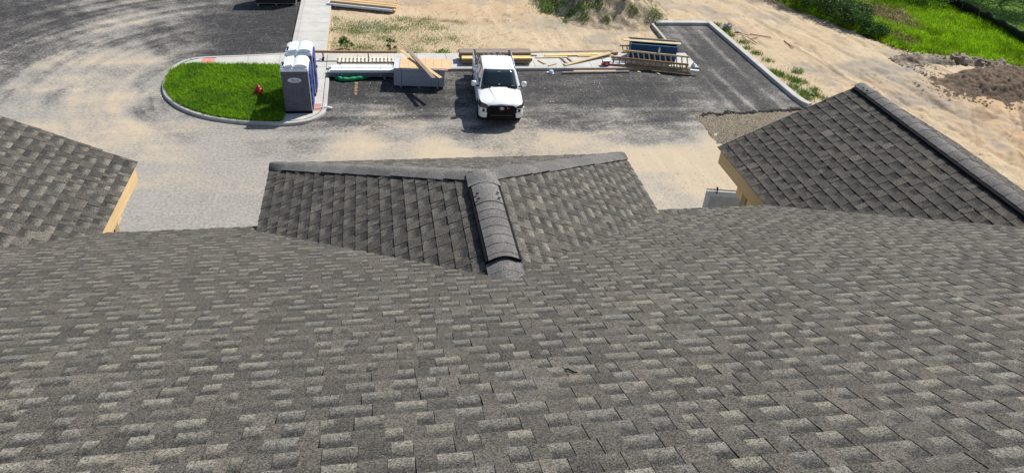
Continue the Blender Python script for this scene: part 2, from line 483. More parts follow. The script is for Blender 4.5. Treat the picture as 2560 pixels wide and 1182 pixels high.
for (c0, sl_, y0, y1, wd, am_) in ((25.3, -.17, 24, 47, .10, .5), (27.2, -.17, 24, 44, .12, .45), (29.0, -.05, 19, 33, .14, .6), (30.6, -.12, 18, 31, .12, .6), (24.2, -.17, 26, 48, .08, .35)):
    cx = c0 + (47 - GY) * -sl_ * .9 * (.8 if c0 < 28 else .3) - (3.0 if c0 < 28 else 0) + .35 * (fbm(GY * .3, GY * 0 + c0, 2, 14) - .5)
    soil_dark += am_ * np.exp(-((GX - cx) / wd) ** 2) * sstep(.42, .66, vnoise(GY * 1.1, GX * .8 + c0, 44)) * sstep(y0, y0 + 2, GY) * (1 - sstep(y1 - 2, y1, GY))
soil_dark += .38 * TRK(GX, GY)
soil_dark += .45 * sstep(.70, .78, fbm(GX * 2.3, GY * 2.3, 4, 145)) * (GY > 38) * (GX > 3)
soil_dark += 0.6 * sstep(0.62, 0.72, vnoise((GX - GY * .75) * 1.15, (GX + GY) * .3, 21)) * sstep(29, 31, GX) * (1 - sstep(29.5, 31, GY)) * sstep(17, 20, GY)
soil_dark += 0.5 * np.exp(-(((GX - 27.6 - (31.5 - GY) * .02) / 0.16) ** 2)) * sstep(26.5, 28, GY) * (1 - sstep(33, 35, GY)) * sstep(.45, .65, vnoise(GY * 2.2, GX * 1.5, 4))
mead = sstep(0, 1.2, GX - (28.0 + np.interp(GY, [34, 35.1, 37, 39, 42, 45, 48, 60], [20, 10.2, 6.0, 3.2, 2.0, 0.8, 0.4, 0])))
soil_dark = np.clip(soil_dark + 0.75 * mead * (GY > 33.5), 0, 1)
o = mesh_np('ground', np.stack([GX, GY, GZ], 1), GF, M_SOIL, dict(orange=np.clip(orange, 0, 1), greyness=np.clip(grey, 0, 1), soil_dark=soil_dark), smooth=True)
tag(o, kind='structure')

# ---------------------------------------------------------------- asphalt: what the dirt does on it is a map of its own
CTRL = np.array([(-19.72, 44.21, 0.14, 0.1), (-17.6, 38.11, 0.26, 0.25), (-17, 43, .22, .15), (-19.5, 40, .22, .15), (-14.67, 34.56, 0.6, 0.4), (-15.79, 31.97, 0.55, 0.2), (-15.04, 42.29, 0.6, 0.4), (-12.69, 37.01, 0.6, 0.5), (-12.57, 30.28, 0.65, 0.5), (-12.98, 42.32, 0.6, 0.4), (-11.52, 42.34, 0.4, 0.2), (-9.94, 43.05, 0.2, 0.1), (-7.67, 42.4, 0.12, 0), (-5.47, 42.44, 0.08, 0), (-10.29, 39.23, 0.3, 0.1), (-7.22, 38.94, 0.15, 0.1), (-10.81, 34.48, 0.45, 0.2), (-9.79, 31.36, 0.45, 0.1), (-11.49, 32.25, 0.7, 0.5), (-10.23, 29.06, 0.7, 0.6), (-8.33, 28.97, 0.65, 0.5), (-6.7, 28.72, 0.6, 0.3), (-5.07, 28.64, 0.5, 0.3), (-7.83, 25.6, 0.75, 0.5), (-6.11, 25.81, 0.65, 0.3), (-7.91, 22.06, 0.6, 0.1), (-6.24, 22.95, 0.6, 0.2), (-5.13, 25.14, 0.65, 0.3), (-4.9, 27.04, 0.55, 0.2), (-7.88, 24.43, 0.65, 0.3), (-3.41, 28.38, 0.45, 0.1), (-1.87, 33.33, 0.12, 0), (-0.92, 33.54, 0.12, 0.1), (-0.03, 29.77, 0.45, 0.5), (1.87, 31.39, 0.15, 0), (0.81, 28.56, 0.5, 0.3), (-1.44, 30.24, 0.3, 0.1), (3.44, 28.44, 0.3, 0.1), (8.01, 33.09, 0.15, 0), (9.85, 32.07, 0.2, 0), (8.32, 29.86, 0.3, 0.1), (10.03, 28.95, 0.4, 0.3), (13.12, 32.46, 0.12, 0), (13.22, 29.68, 0.25, 0.1), (13.61, 27.98, 0.4, 0.2), (11.56, 27.68, 0.45, 0.3), (5.08, 27.42, 0.6, 0.6), (-0.9, 27.36, 0.75, 0.8), (2.44, 27.19, 0.75, 0.8), (7.69, 27.1, 0.75, 0.7), (10.85, 25.5, 0.95, 0.9), (12.63, 25.4, 1, 0.95), (12.87, 23.7, 1, 1), (10.74, 22.6, 0.9, 0.5), (11.34, 21.97, 0.85, 0.4), (20.72, 39.95, 0.15, 0), (18.64, 41.35, 0.35, 0.1), (19.27, 33.87, 0.2, 0), (19.84, 30.34, 0.3, 0.1), (18.36, 37.35, 0.15, 0), (-3.32, 29.51, 0.35, 0.2), (-17.63, 40.99, 0.3, 0.2), (-17.23, 34.61, 0.4, 0.2), (14, 24, 1, 1), (14.9, 26.5, 1, .9), (5, 20, .9, .6), (-12, 20, .6, .3)])
CTRL[:, 2] += .13 * (CTRL[:, 1] < 28.9) * (CTRL[:, 0] < 4) + .05 * (CTRL[:, 0] < -10) * (CTRL[:, 1] < 38)
def dustmap(x, y):
    num = np.zeros_like(x); nt = np.zeros_like(x); den = np.zeros_like(x)
    for cx, cy, d, tn in CTRL:
        w = 1.0 / (((x - cx) ** 2 + (y - cy) ** 2 + 0.4) ** 1.7)
        num += w * d; nt += w * tn; den += w
    d = num / den; tn = nt / den
    # streaks left by wheels: round the island at the left, along the lane in front, along the bay
    r = np.hypot(x + 5.0, y - 33.5); th = np.arctan2(y - 33.5, x + 5.0)
    left = sstep(-7.5, -10.5, x)
    s1 = .75 * (fbm(r * 1.5, th * 1.3, 5, 51) - 0.5) + .45 * (fbm(r * 4.1, th * 2.2, 4, 58) - 0.5) + .4 * (fbm((x * .8 + y * .6) * 2.2, (y * .8 - x * .6) * .5, 4, 54) - .5)
    s2 = (fbm(x * 0.35, y * 2.4, 4, 52) - 0.5) * (1 - .55 * sstep(29.2, 28, y))
    s3 = fbm(x * 2.6, y * 0.22, 4, 53) - 0.5
    bay = sstep(15.5, 17.3, x)
    lane = (1 - bay) * (1 - left)
    s = left * s1 * 1.5 + lane * s2 + bay * s3
    amt = (0.25 + 0.75 * sstep(0.1, 0.4, d)) * (1 - .55 * sstep(.45, .75, d)); d = d + .06 * left
    d = d + s * 0.55 * amt + (fbm(x * .9, y * 1.3, 4, 67) - .5) * .35 * amt
    tn = tn + s * 0.45 + (fbm(x * .35, y * 1.5, 4, 66) - .5) * .55
    # two pale wheel tracks down the bay
    for c0 in (18.35, 20.0):
        d = d + bay * 0.26 * np.exp(-((x - c0 - 0.15 * np.sin(y * .3)) / 0.16) ** 2) * (0.3 + vnoise(y * .8, y * 0 + c0, 6))
    # arcs of tread marks by the island and in front of the truck
    for (ax, ay, rr) in ((-5, 34, 5.75), (-5, 34, 6.15), (6, 38.5, 10.4), (6, 38.5, 10.75)):
        rad = np.hypot(x - ax, y - ay); ang = np.arctan2(y - ay, x - ax)
        gate = np.exp(-((ang + 1.05) / .35) ** 2)
        d = d + 0.16 * gate * np.exp(-((rad - rr) / .1) ** 2) * (0.5 + 0.5 * np.sign(np.sin(ang * rr * 26)))
    return np.clip(d, 0, 1), np.clip(tn, 0, 1)

Vs, Fs, off = [], [], 0
def patch(xa, xb, ya, yb, step, wob=None):
    global off
    nx = max(2, int(round((xb - xa) / step)) + 1); ny = max(2, int(round((yb - ya) / step)) + 1)
    X, Y, F = grid_np(np.linspace(xa, xb, nx), np.linspace(ya, yb, ny))
    if wob is not None: X, Y = wob(X, Y)
    Vs.append(np.stack([X, Y], 1)); Fs.append(F + off); off += len(X)
def wobA(X, Y):
    k = sstep(13, LOT_X1, X)
    return X + k * ((fbm(Y * 1.3, Y * 0, 3, 12) - .5) * .35 - 0.1 * (Y < 27)), Y
def wobB(X, Y):
    k = 1 - sstep(29.75, 30.9, Y)
    return X, Y + k * ((fbm(X * 1.9, X * 0, 4, 15) - .5) * .42 + (X - 15.25) * .075)
patch(-45, LOT_X1, 9, 29.7, 0.13, wobA)
patch(-45, LOT_X1, 29.7, 35.25, 0.11)
patch(LOT_X1, 21.0, 29.75, 35.25, 0.11, wobB)
patch(17.25, 21.0, 35.25, 42.5, 0.11)
patch(-45, -4.5, 35.25, 70, 0.16)
AV = np.concatenate(Vs); AF = np.concatenate(Fs)
dd, tt = dustmap(AV[:, 0], AV[:, 1])
AZ = 0.012 + (fbm(AV[:, 0] * .5, AV[:, 1] * .5, 2, 99) - .5) * 0.012
o = mesh_np('asphalt_lot', np.column_stack([AV, AZ]), AF, M_ASPH, dict(dust=dd, tan=tt), smooth=True)
tag(o, kind='structure')
LOT = o
# the broken raw edge of the bay's asphalt: a crust with thickness and crumbled lumps
M_RAW = plain('broken_asphalt', (0.022, 0.021, 0.022), 0.9, var=0.4, scale=12, bump=0.5)
mb = MB()
for i in range(110):
    x = LOT_X1 + .03 + i / 110 * 5.7
    y = 29.75 + (float(fbm(np.array([x * 1.9]), np.array([0.]), 4, 15)[0]) - .5) * .42 + (x - 15.25) * .075
    for j in range(2):
        s = random.uniform(.07, .2)
        mb.box((x + random.uniform(-.03, .03), y - random.uniform(-.02, .16), -.02 + s * .12), (s * 1.5, s, s * .5),
               Matrix.Rotation(random.uniform(0, 3), 3, 'Z') @ Matrix.Rotation(random.uniform(-.4, .4), 3, 'X'), taper=(.7, .7))
o = mb.build('asphalt_crumbs', M_RAW); tag(o, kind='stuff')

# gravel strip in front of the broken edge
t = NT('gravel_bed'); p = t.pos()
gc = t.sep(t.voro(p, 26.0, 'Color'))
c = t.mix(t.ramp(gc[0], 0.0, 1.0), (0.06, 0.05, 0.038), (0.33, 0.285, 0.215))
c = t.mix(t.ramp(t.noise(p, 2.0, 3), .45, .7, 0, .6), c, (0.27, 0.21, 0.135))
t.bump(t.voro(p, 26.0), 1.0, 0.05)
M_GRAV = t.fin(c, 0.9, spec=.15)
X, Y, F = grid_np(np.linspace(15.0, 21.3, 60), np.linspace(26.2, 29.95, 40))
zz = 0.004 + fbm(X * 3, Y * 3, 3, 7) * .03 - 0.05 * sstep(26.9, 26.2, Y)
o = mesh_np('gravel_strip', np.stack([X + (Y - 29) * .05 + (fbm(Y * 2, X * 0, 2, 3) - .5) * .2, Y, zz], 1), F, M_GRAV, smooth=True); tag(o, kind='structure')
# loose pebbles over it
def pebbles(name, n, fx, rad, mat, parent=None):
    base = np.array([(0, 0, 1), (1, 0, 0), (0, 1, 0), (-1, 0, 0), (0, -1, 0)], float)
    F0 = np.array([(0, 1, 2), (0, 2, 3), (0, 3, 4), (0, 4, 1)])
    P = fx(n)
    n = len(P)
    s = RNG.uniform(rad[0], rad[1], n); a = RNG.uniform(0, 6.3, n)
    V = np.zeros((n, 5, 3))
    bx = base[None] * (RNG.uniform(.6, 1.2, (n, 5, 1)))
    V[:, :, 0] = (bx[:, :, 0] * np.cos(a)[:, None] - bx[:, :, 1] * np.sin(a)[:, None]) * s[:, None] + P[:, 0:1]
    V[:, :, 1] = (bx[:, :, 0] * np.sin(a)[:, None] + bx[:, :, 1] * np.cos(a)[:, None]) * s[:, None] + P[:, 1:2]
    V[:, :, 2] = bx[:, :, 2] * s[:, None] * .7 + P[:, 2:3]
    FF = (F0[None] + (np.arange(n) * 5)[:, None, None]).reshape(-1, 3)
    o = mesh_np(name, V.reshape(-1, 3), FF, mat); tag(o, kind='stuff'); return o
M_PEB = plain('gravel_stones', (0.26, 0.22, 0.16), 0.9, var=0.7, scale=14)
pebbles('gravel', 3500, lambda n: np.column_stack([RNG.uniform(15.1, 21.0, n), 29.85 - np.abs(RNG.normal(0, 1.2, n)), np.full(n, .012)]), (.015, .045), M_PEB)
# grit scattered over the lane below the roof
def gritpos(n):
    c = np.array([(-6.5, 23.2), (-5.2, 25.2), (11.0, 23.0), (-8, 30), (-9.4, 31.5), (13.3, 23.5), (-10.5, 35.5), (6.5, 26.5)])
    k = RNG.integers(0, len(c), n)
    q = c[k] + RNG.normal(0, 1.1, (n, 2)) * np.array([1.6, .7])
    return np.column_stack([q, np.full(n, .015)])
M_GRIT = plain('dark_grit', (0.10, 0.095, 0.085), 0.9, var=0.6, scale=20)
pebbles('grit', 1400, gritpos, (.008, .024), M_GRIT)
M_CHIP = plain('pale_crumbs', (0.62, 0.60, 0.55), 0.9, var=0.2)
def chippos(n):
    a = RNG.uniform(0, 1, n)
    q = np.column_stack([-10.3 + 4.2 * a + RNG.normal(0, .12, n), 33.4 - 3.4 * a ** .8 + RNG.normal(0, .16, n), np.full(n, .014)])
    w = np.column_stack([RNG.uniform(-14, 17, n // 4), RNG.uniform(28.5, 34.9, n // 4), np.full(n // 4, .014)])
    q = q[(q[:, 0] < -7.4)]
    return np.concatenate([q, w])
pebbles('pale_chips', 420, chippos, (.012, .04), M_CHIP)

# faded remnant of a painted bay line
t = NT('worn_orange_paint'); p = t.pos()
w = t.noise(p, 7, 4, .7)
M_LINE = t.fin(t.mix(t.ramp(w, .42, .6), (0.07, 0.062, 0.055), (0.40, 0.255, 0.10)), .9)
mb = MB(); mb.box((-1.1, 33.2, .0215), (.14, 1.5, .003), Matrix.Rotation(R(-1.5), 3, 'Z'))
o = mb.build('painted_line', M_LINE); o.parent = LOT

# ================================================================ CONCRETE: walk, sidewalk, island, bay curbs
def smooth_closed(pts, n=6):
    out = []
    N = len(pts)
    for i in range(N):
        p0, p1, p2, p3 = (Vector((*pts[(i + k - 1) % N], 0)) for k in range(4))
        for j in range(n):
            u = j / n
            q = 0.5 * ((2 * p1) + (-p0 + p2) * u + (2 * p0 - 5 * p1 + 4 * p2 - p3) * u * u + (-p0 + 3 * p1 - 3 * p2 + p3) * u ** 3)
            out.append((q.x, q.y))
    return out
ZS = 0.15
walk = bpy.data.objects.new('walkway', None); COL.objects.link(walk); tag(walk, kind='structure')
# straight walkway going away between the lot and the soil; slabs with open joints
y = 37.78
while y < 62:
    L = 1.5
    mb = MB(); mb.box((-3.49, y + L / 2, ZS / 2 - .02), (1.62, L - .014, ZS + .04)); mb.build('concrete_slab', M_CONC, walk, bevel=.008)
    mb = MB(); mb.box((-4.42, y + L, ZS / 2 - .02), (0.22, 2 * L - .012, ZS + .045))
    if int(round((y - 37.78) / L)) % 2 == 0: mb.build('curb_stone', M_CURB, walk, bevel=.012)
    y += L
# island: curb ring, grass bed, paved rim
isl = bpy.data.objects.new('traffic_island', None); COL.objects.link(isl); tag(isl, kind='structure')
front_arc = [(-9.35, 36.80), (-9.80, 36.25), (-9.99, 35.4), (-10.03, 34.5), (-9.96, 33.5), (-9.72, 32.6), (-9.33, 31.85), (-8.78, 31.12), (-8.05, 30.48), (-7.15, 29.95), (-6.02, 29.58), (-4.95, 29.38), (-4.06, 29.31), (-3.3, 29.48), (-2.78, 29.85), (-2.47, 30.4), (-2.40, 31.2), (-2.40, 32.5), (-2.40, 33.9), (-2.45, 35.2)]
back_arc = [(-2.45, 37.6), (-4.53, 37.6), (-5.6, 37.42), (-6.8, 37.27), (-8.0, 37.14), (-8.8, 37.03)]
def fine_open(pts, n=5):
    out = []
    for i in range(len(pts) - 1):
        p0 = Vector(pts[max(i - 1, 0)]); p1 = Vector(pts[i]); p2 = Vector(pts[i + 1]); p3 = Vector(pts[min(i + 2, len(pts) - 1)])
        for j in range(n):
            u = j / n
            q = 0.5 * ((2 * p1) + (-p0 + p2) * u + (2 * p0 - 5 * p1 + 4 * p2 - p3) * u * u + (-p0 + 3 * p1 - 3 * p2 + p3) * u ** 3)
            out.append((q.x, q.y))
    out.append(tuple(pts[-1]))
    return out
fa = fine_open(front_arc, 5)
grass_poly = [(-4.35, 35.70), (-6.0, 35.86), (-7.8, 35.95), (-8.9, 36.0), (-9.5, 35.85), (-9.83, 35.2), (-9.88, 34.4), (-9.78, 33.4), (-9.52, 32.65), (-9.12, 31.9), (-8.6, 31.25), (-7.9, 30.66), (-7.05, 30.13), (-6.0, 29.77), (-4.95, 29.6), (-4.2, 29.6), (-4.2, 32.6)]
# curb stones along the arc, ~1.2 m each, square face 15 cm high
def curb_run(line, width, parent, name='curb_stone', seg=6, zt=ZS, mat=M_CURB):
    n = len(line)
    nor = []
    for i in range(n):
        a = Vector(line[max(i - 1, 0)]); b = Vector(line[min(i + 1, n - 1)])
        d = (b - a).normalized(); nor.append(Vector((-d.y, d.x)))
    i = 0
    while i < n - 1:
        j = min(i + seg, n - 1)
        outer = []; inner = []
        for k in range(i, j + 1):
            q = Vector(line[k]); s = 0.0
            if k == i: q = q + (Vector(line[k + 1]) - q).normalized() * .004
            if k == j: q = q + (Vector(line[k - 1]) - q).normalized() * .004
            outer.append(q); inner.append(q + nor[k] * width)
        mb = MB(); m_ = len(outer)
        P = []
        for k in range(m_):
            o_, i_ = outer[k], inner[k]
            c_ = (i_ - o_).normalized() * .025
            P.append([(o_.x, o_.y, -.04), (o_.x, o_.y, zt - .03), (o_.x + c_.x, o_.y + c_.y, zt), (i_.x, i_.y, zt), (i_.x, i_.y, -.04)])
        mb.rings([[Vector(q) for q in r] for r in P], 0, True, False)
        mb.build(name, mat, parent)
        i = j
curb_run(fa, 0.17, isl)
curb_run(fine_open([(-4.53, 37.60), (-5.6, 37.42), (-6.8, 37.27), (-8.0, 37.14), (-8.8, 37.03), (-9.35, 36.80)], 5), 0.17, isl)
# paved rims: far walk of the island, toilet pad and the strip along its end
def slab_poly(poly, parent, z=ZS - .004, mat=M_CONC, name='concrete_slab'):
    mb = MB(); mb.prism(poly, -.05, z); return mb.build(name, mat, parent, bevel=.006)
xs_ = [-9.2, -8.72, -8.1, -6.5, -5.0]
slab_poly([(-9.25, 36.55), (-9.62, 36.1), (-9.5, 35.6), (-8.73, 35.6), (-8.73, 36.86)], isl)
slab_poly([(-8.09, 36.93), (-8.09, 35.6), (-6.52, 35.6), (-6.52, 37.11)], isl)
slab_poly([(-6.505, 37.11), (-6.505, 35.6), (-4.96, 35.6), (-4.96, 37.31)], isl)
slab_poly([(-4.945, 37.31), (-4.945, 35.6), (-4.33, 35.6), (-4.33, 37.77), (-4.53, 37.77), (-4.6, 37.4)], isl)
for (ya, yb) in ((34.15, 35.6), (32.65, 34.135), (31.25, 32.635)):
    slab_poly([(-4.31, ya), (-2.60, ya), (-2.60, yb), (-4.31, yb)], isl)
slab_poly([(-4.31, 31.235), (-4.31, 29.5), (-3.4, 29.66), (-2.95, 29.98), (-2.68, 30.45), (-2.60, 31.235)], isl)
def tactile(poly, name='tactile_paving'):
    xs0, xs1 = poly[0][0], poly[1][0]; y0, y1 = poly[0][1], poly[2][1]
    mb = MB(); nx, ny = 6, 8
    for i in range(nx):
        for j in range(ny):
            xa = xs0 + (xs1 - xs0) * i / nx; xb = xs0 + (xs1 - xs0) * (i + 1) / nx
            ya = y0 + (y1 - y0) * j / ny; yb = y0 + (y1 - y0) * (j + 1) / ny
            mb.box(((xa + xb) / 2, (ya + yb) / 2, ZS - .01), (xb - xa - .008, yb - ya - .008, .03))
            mb.lathe([(.018, ZS + .004), (.012, ZS + .012)], 6, ((xa + xb) / 2, (ya + yb) / 2, 0))
    return mb.build(name, M_TACT, isl)
mb = MB(); mb.prism([(-8.72, 35.6), (-8.1, 35.6), (-8.1, 36.92), (-8.72, 36.86)], -.05, ZS - .03); mb.build('concrete_slab', M_CONC, isl)
tactile([(-8.70, 35.85), (-8.12, 35.85), (-8.12, 36.83)])
tactile([(-2.93, 30.52), (-2.63, 30.52), (-2.63, 31.2)])
M_TURFSOIL = plain('turf_soil', (0.08, 0.17, 0.015), 0.95)
mb = MB(); mb.prism(grass_poly, -.05, ZS + .004); mb.build('turf_bed', M_TURFSOIL, isl)

# sidewalk along the head of the parking bays
side = bpy.data.objects.new('sidewalk', None); COL.objects.link(side); tag(side, kind='structure')
x = -2.59
while x < 17.2:
    L = 1.55 if x < 16 else 17.45 - x
    yb = 37.42
    mb = MB(); mb.box((x + L / 2, (35.44 + yb) / 2, ZS / 2 - .03), (L - .014, yb - 35.44, ZS + .06)); mb.build('concrete_slab', M_CONC, side, bevel=.008)
    x += L
x = -2.42
while x < 17.4:
    L = min(3.05, 17.45 - x)
    mb = MB(); mb.box((x + L / 2, 35.345, ZS / 2 - .03), (L - .01, .17, ZS + .07)); mb.build('curb_stone', M_CURB, side, bevel=.015)
    x += L
mb = MB(); mb.box((-3.5, 37.68, ZS / 2 - .03), (1.66, .18, ZS + .05)); mb.build('concrete_slab', M_CONC, side)
mb = MB(); mb.box((-3.47, 36.6, ZS / 2 - .03), (1.72, 1.96, ZS + .05)); mb.build('concrete_slab', M_CONC, side, bevel=.008)

bayc = bpy.data.objects.new('bay_curb', None); COL.objects.link(bayc); tag(bayc, kind='structure')
curb_run([(17.45, 42.45), (18.7, 42.45), (19.9, 42.45), (20.95, 42.45)], .45, bayc, seg=1, zt=.2)
curb_run([(20.95, 42.9), (20.97, 40.6), (20.98, 38.2), (20.99, 35.8), (21.0, 33.4), (21.03, 31.4), (21.12, 30.7), (21.3, 30.3)][::-1], -.34, bayc, seg=1, zt=.2)
curb_run([(17.12, 39.5), (17.2, 41.0), (17.25, 42.4)], .17, bayc, seg=1, zt=.17)

# ================================================================ BUILDING
BZ = CAM_Z - 4.9965            # height of the main eave
T_MAIN, YE = 0.457, 7.38
bld = thing('apartment_building', 'timber framed apartment block with grey shingle roofs, hip-ended porch roof and two porch wings', 'building', (0, 0, 0))
pieces_main = []

def clip(poly, plane):
    """poly: list of (u,v,extra); keep a*u+b*v<=c"""
    a, b, c = plane
    out = []
    n = len(poly)
    for i in range(n):
        p, q = poly[i], poly[(i + 1) % n]
        dp = a * p[0] + b * p[1] - c; dq = a * q[0] + b * q[1] - c
        if dp <= 0: out.append(p)
        if (dp < 0 < dq) or (dq < 0 < dp):
            k = dp / (dp - dq)
            out.append((p[0] + (q[0] - p[0]) * k, p[1] + (q[1] - p[1]) * k))
    return out

EXPO = 0.143
BLEND = [(0.074, 0.069, 0.062), (0.084, 0.077, 0.069), (0.064, 0.060, 0.055), (0.094, 0.087, 0.077), (0.078, 0.074, 0.066), (0.086, 0.079, 0.070)]
LIGHT = [(0.215, 0.208, 0.18), (0.20, 0.195, 0.172), (0.185, 0.182, 0.17), (0.222, 0.210, 0.178), (0.178, 0.172, 0.156)]

PATTERNS = [(.12, .11, .09, .15, .14, .09, .08, .10, .06, .06), (.09, .14, .15, .08, .10, .13, .11, .20), (.15, .10, .08, .08, .12, .15, .10, .12, .05, .05), (.11, .16, .14, .12, .08, .09, .15, .15)]
def lay(O, U, Vv, u0, u1, v1, clips, rng, tint=1.0, warm=0.0, lightgain=1.0):
    """one roof face: yields shingle pieces (top polygon in 3-D, base polygon, attributes)"""
    O, U, Vv = Vector(O), Vector(U).normalized(), Vector(Vv).normalized()
    N = U.cross(Vv)
    if N.z < 0: N = -N
    out = []
    ncourse = int(math.ceil(v1 / EXPO))
    for k in range(ncourse):
        va = k * EXPO + rng.uniform(-.003, .003); vb = va + EXPO + .012
        u = u0 - (k * .165 + (k // 7) * .37) % 1.0
        raised = True; seq = []
        while u < u1:
            if not seq: seq = list(rng.choice(PATTERNS))
            w = seq.pop(0) + rng.uniform(-.004, .004)
            sk = rng.uniform(-.006, .006)
            poly = [(u + .0008, va), (u + w - .0008, va), (u + w + sk, vb), (u + sk, vb)]
            for c in clips: poly = clip(poly, c)
            if len(poly) >= 3:
                hb = (.0118 if raised else .0076) + rng.uniform(-.001, .0015)
                hu = .0035 if raised else .0008
                if raised:
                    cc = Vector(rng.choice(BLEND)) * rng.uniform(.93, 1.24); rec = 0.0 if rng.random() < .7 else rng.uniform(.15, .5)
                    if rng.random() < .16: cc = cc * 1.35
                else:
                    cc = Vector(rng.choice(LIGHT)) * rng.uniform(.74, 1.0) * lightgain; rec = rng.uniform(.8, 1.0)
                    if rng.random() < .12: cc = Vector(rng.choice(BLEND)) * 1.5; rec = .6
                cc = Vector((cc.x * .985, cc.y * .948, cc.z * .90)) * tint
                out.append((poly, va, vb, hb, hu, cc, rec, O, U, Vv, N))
            u += w
            raised = not raised
    return out

def piece_mesh(pl):
    """vertex/face/attribute lists of one piece"""
    poly, va, vb, hb, hu, cc, rec, O, U, Vv, N = pl
    n = len(poly)
    V = []; at = []
    for (u, v) in poly:
        k = (v - va) / (vb - va)
        V.append(O + U * u + Vv * v + N * (hb + (hu - hb) * k)); at.append(k)
    for (u, v) in poly:
        k = (v - va) / (vb - va)
        V.append(O + U * u + Vv * v - N * .002); at.append(k)
    F = [tuple(range(n))] + [(i + n, (i + 1) % n + n, (i + 1) % n, i) for i in range(n)]
    nn = (V[1] - V[0]).cross(V[2] - V[0])
    if nn.dot(N) < 0: F = [tuple(reversed(f)) for f in F]
    return V, F, at, cc, rec

def pieces_obj(name, pls, mat, parent, origin=(0, 0, 0), kind=None):
    V, F, A, C, Rr = [], [], [], [], []
    og = Vector(origin)
    for pl in pls:
        v, f, a, cc, rec = piece_mesh(pl)
        o_ = len(V)
        V += [tuple(p - og) for p in v]; F += [tuple(i + o_ for i in ff) for ff in f]
        A += a; C += [(cc.x, cc.y, cc.z, 1)] * len(v); Rr += [rec] * len(v)
    me = bpy.data.meshes.new(name)
    me.from_pydata(V, [], F)
    x = me.attributes.new('v', 'FLOAT', 'POINT'); x.data.foreach_set('value', np.array(A, np.float32))
    x = me.attributes.new('rec', 'FLOAT', 'POINT'); x.data.foreach_set('value', np.array(Rr, np.float32))
    x = me.attributes.new('Col', 'FLOAT_COLOR', 'POINT'); x.data.foreach_set('color', np.array(C, np.float32).ravel())
    me.materials.append(mat)
    o = bpy.data.objects.new(name, me); COL.objects.link(o); o.location = og; o.parent = parent
    if kind: o['kind'] = kind
    return o

def project(P):
    d = P - Vector((0, 0, CAM_Z)); z = d.dot(cf)
    return 1280 + FPX * d.dot(cr) / z, 591 - FPX * d.dot(cu) / z, z

rng = random.Random(5)
# ---- main roof plane: eave at YE, rising towards the camera
am = math.atan(T_MAIN)
mv = Vector((0, -math.cos(am), math.sin(am)))
XA, XB = -15.0, 19.0
VMAX = 8.6 / math.cos(am)
mb = MB()
n_ = Vector((0, math.sin(am), math.cos(am)))
def slab_from(mb, pts, N, th=.03, drop=.003):
    lo = [Vector(p) - N * (th + drop) for p in pts]; hi = [Vector(p) - N * drop for p in pts]
    n = len(pts)
    mb.add(lo + hi, [tuple(range(n - 1, -1, -1)), tuple(range(n, 2 * n))] + [(i, (i + 1) % n, n + (i + 1) % n, n + i) for i in range(n)])
rp = Vector((0, YE, BZ)) + mv * VMAX
slab_from(mb, [(XB, YE + .0, BZ), (XA, YE + .0, BZ), (XA, rp.y, rp.z), (XB, rp.y, rp.z)], n_)
main_roof = mb.build('main_roof', M_DECK, bld)
mb = MB()                       # the far slope beyond the ridge
slab_from(mb, [(XA, rp.y - .01, rp.z), (XA, rp.y - 8.6, rp.z - 8.6 * T_MAIN), (XB, rp.y - 8.6, rp.z - 8.6 * T_MAIN), (XB, rp.y - .01, rp.z)], Vector((0, -math.sin(am), math.cos(am))))
mb.build('rear_slope', M_CAP, bld)

# wings: footprints
XL, XR, YF, ZC, TC = -1.4513, 3.418, 8.6825, BZ + .127, .4879        # projecting hip roof
XM = (XL + XR) / 2; HW = (XR - XL) / 2; ZR = ZC + HW * TC; YH = YF - HW; YV = YE - (ZR - BZ) / T_MAIN
WE, WR, WF, TW = 5.0803, 7.1331, 9.03, .4898                          # right porch wing
ZW = BZ + (WR - WE) * TW; YW = YE - (ZW - BZ) / T_MAIN
LE, LR_, LF = -3.2253, -5.85, 9.03                                     # left porch wing
ZL = BZ + (LE - LR_) * TW; YL = YE - (ZL - BZ) / T_MAIN

main_p = []
for pl in lay((XA, YE + .012, BZ), (1, 0, 0), mv, 0, XB - XA, VMAX, [], rng):
    poly, va = pl[0], pl[1]
    c = pl[7] + pl[8] * (poly[0][0] + poly[1][0]) * .5 + pl[9] * (va + .07)
    # leave out what lies deep under the other roofs
    if XL + .3 < c.x < XR - .3 and c.z < ZC - .12 + TC * min(c.x - XL, XR - c.x) : continue
    if WE + .3 < c.x < 2 * WR - WE - .3 and c.z < BZ - .12 + TW * min(c.x - WE, 2 * WR - WE - c.x): continue
    if 2 * LR_ - LE + .3 < c.x < LE - .3 and c.z < BZ - .12 + TW * min(LE - c.x, c.x - 2 * LR_ + LE): continue
    main_p.append((pl, c))
near = []; rest = []
for pl, c in main_p:
    x, y, z = project(c)
    if z > .3 and -20 < x < 2580 and y < 1195: near.append((z, pl, c))
    else: rest.append(pl)
near.sort(key=lambda q: q[0])
for z, pl, c in near[:300]:
    pieces_obj('shingle', [pl], M_SHIN, main_roof, c)
pieces_obj('shingle_field', [q[1] for q in near[300:]] + rest, M_SHIN, main_roof, (0, YE, BZ), 'stuff')

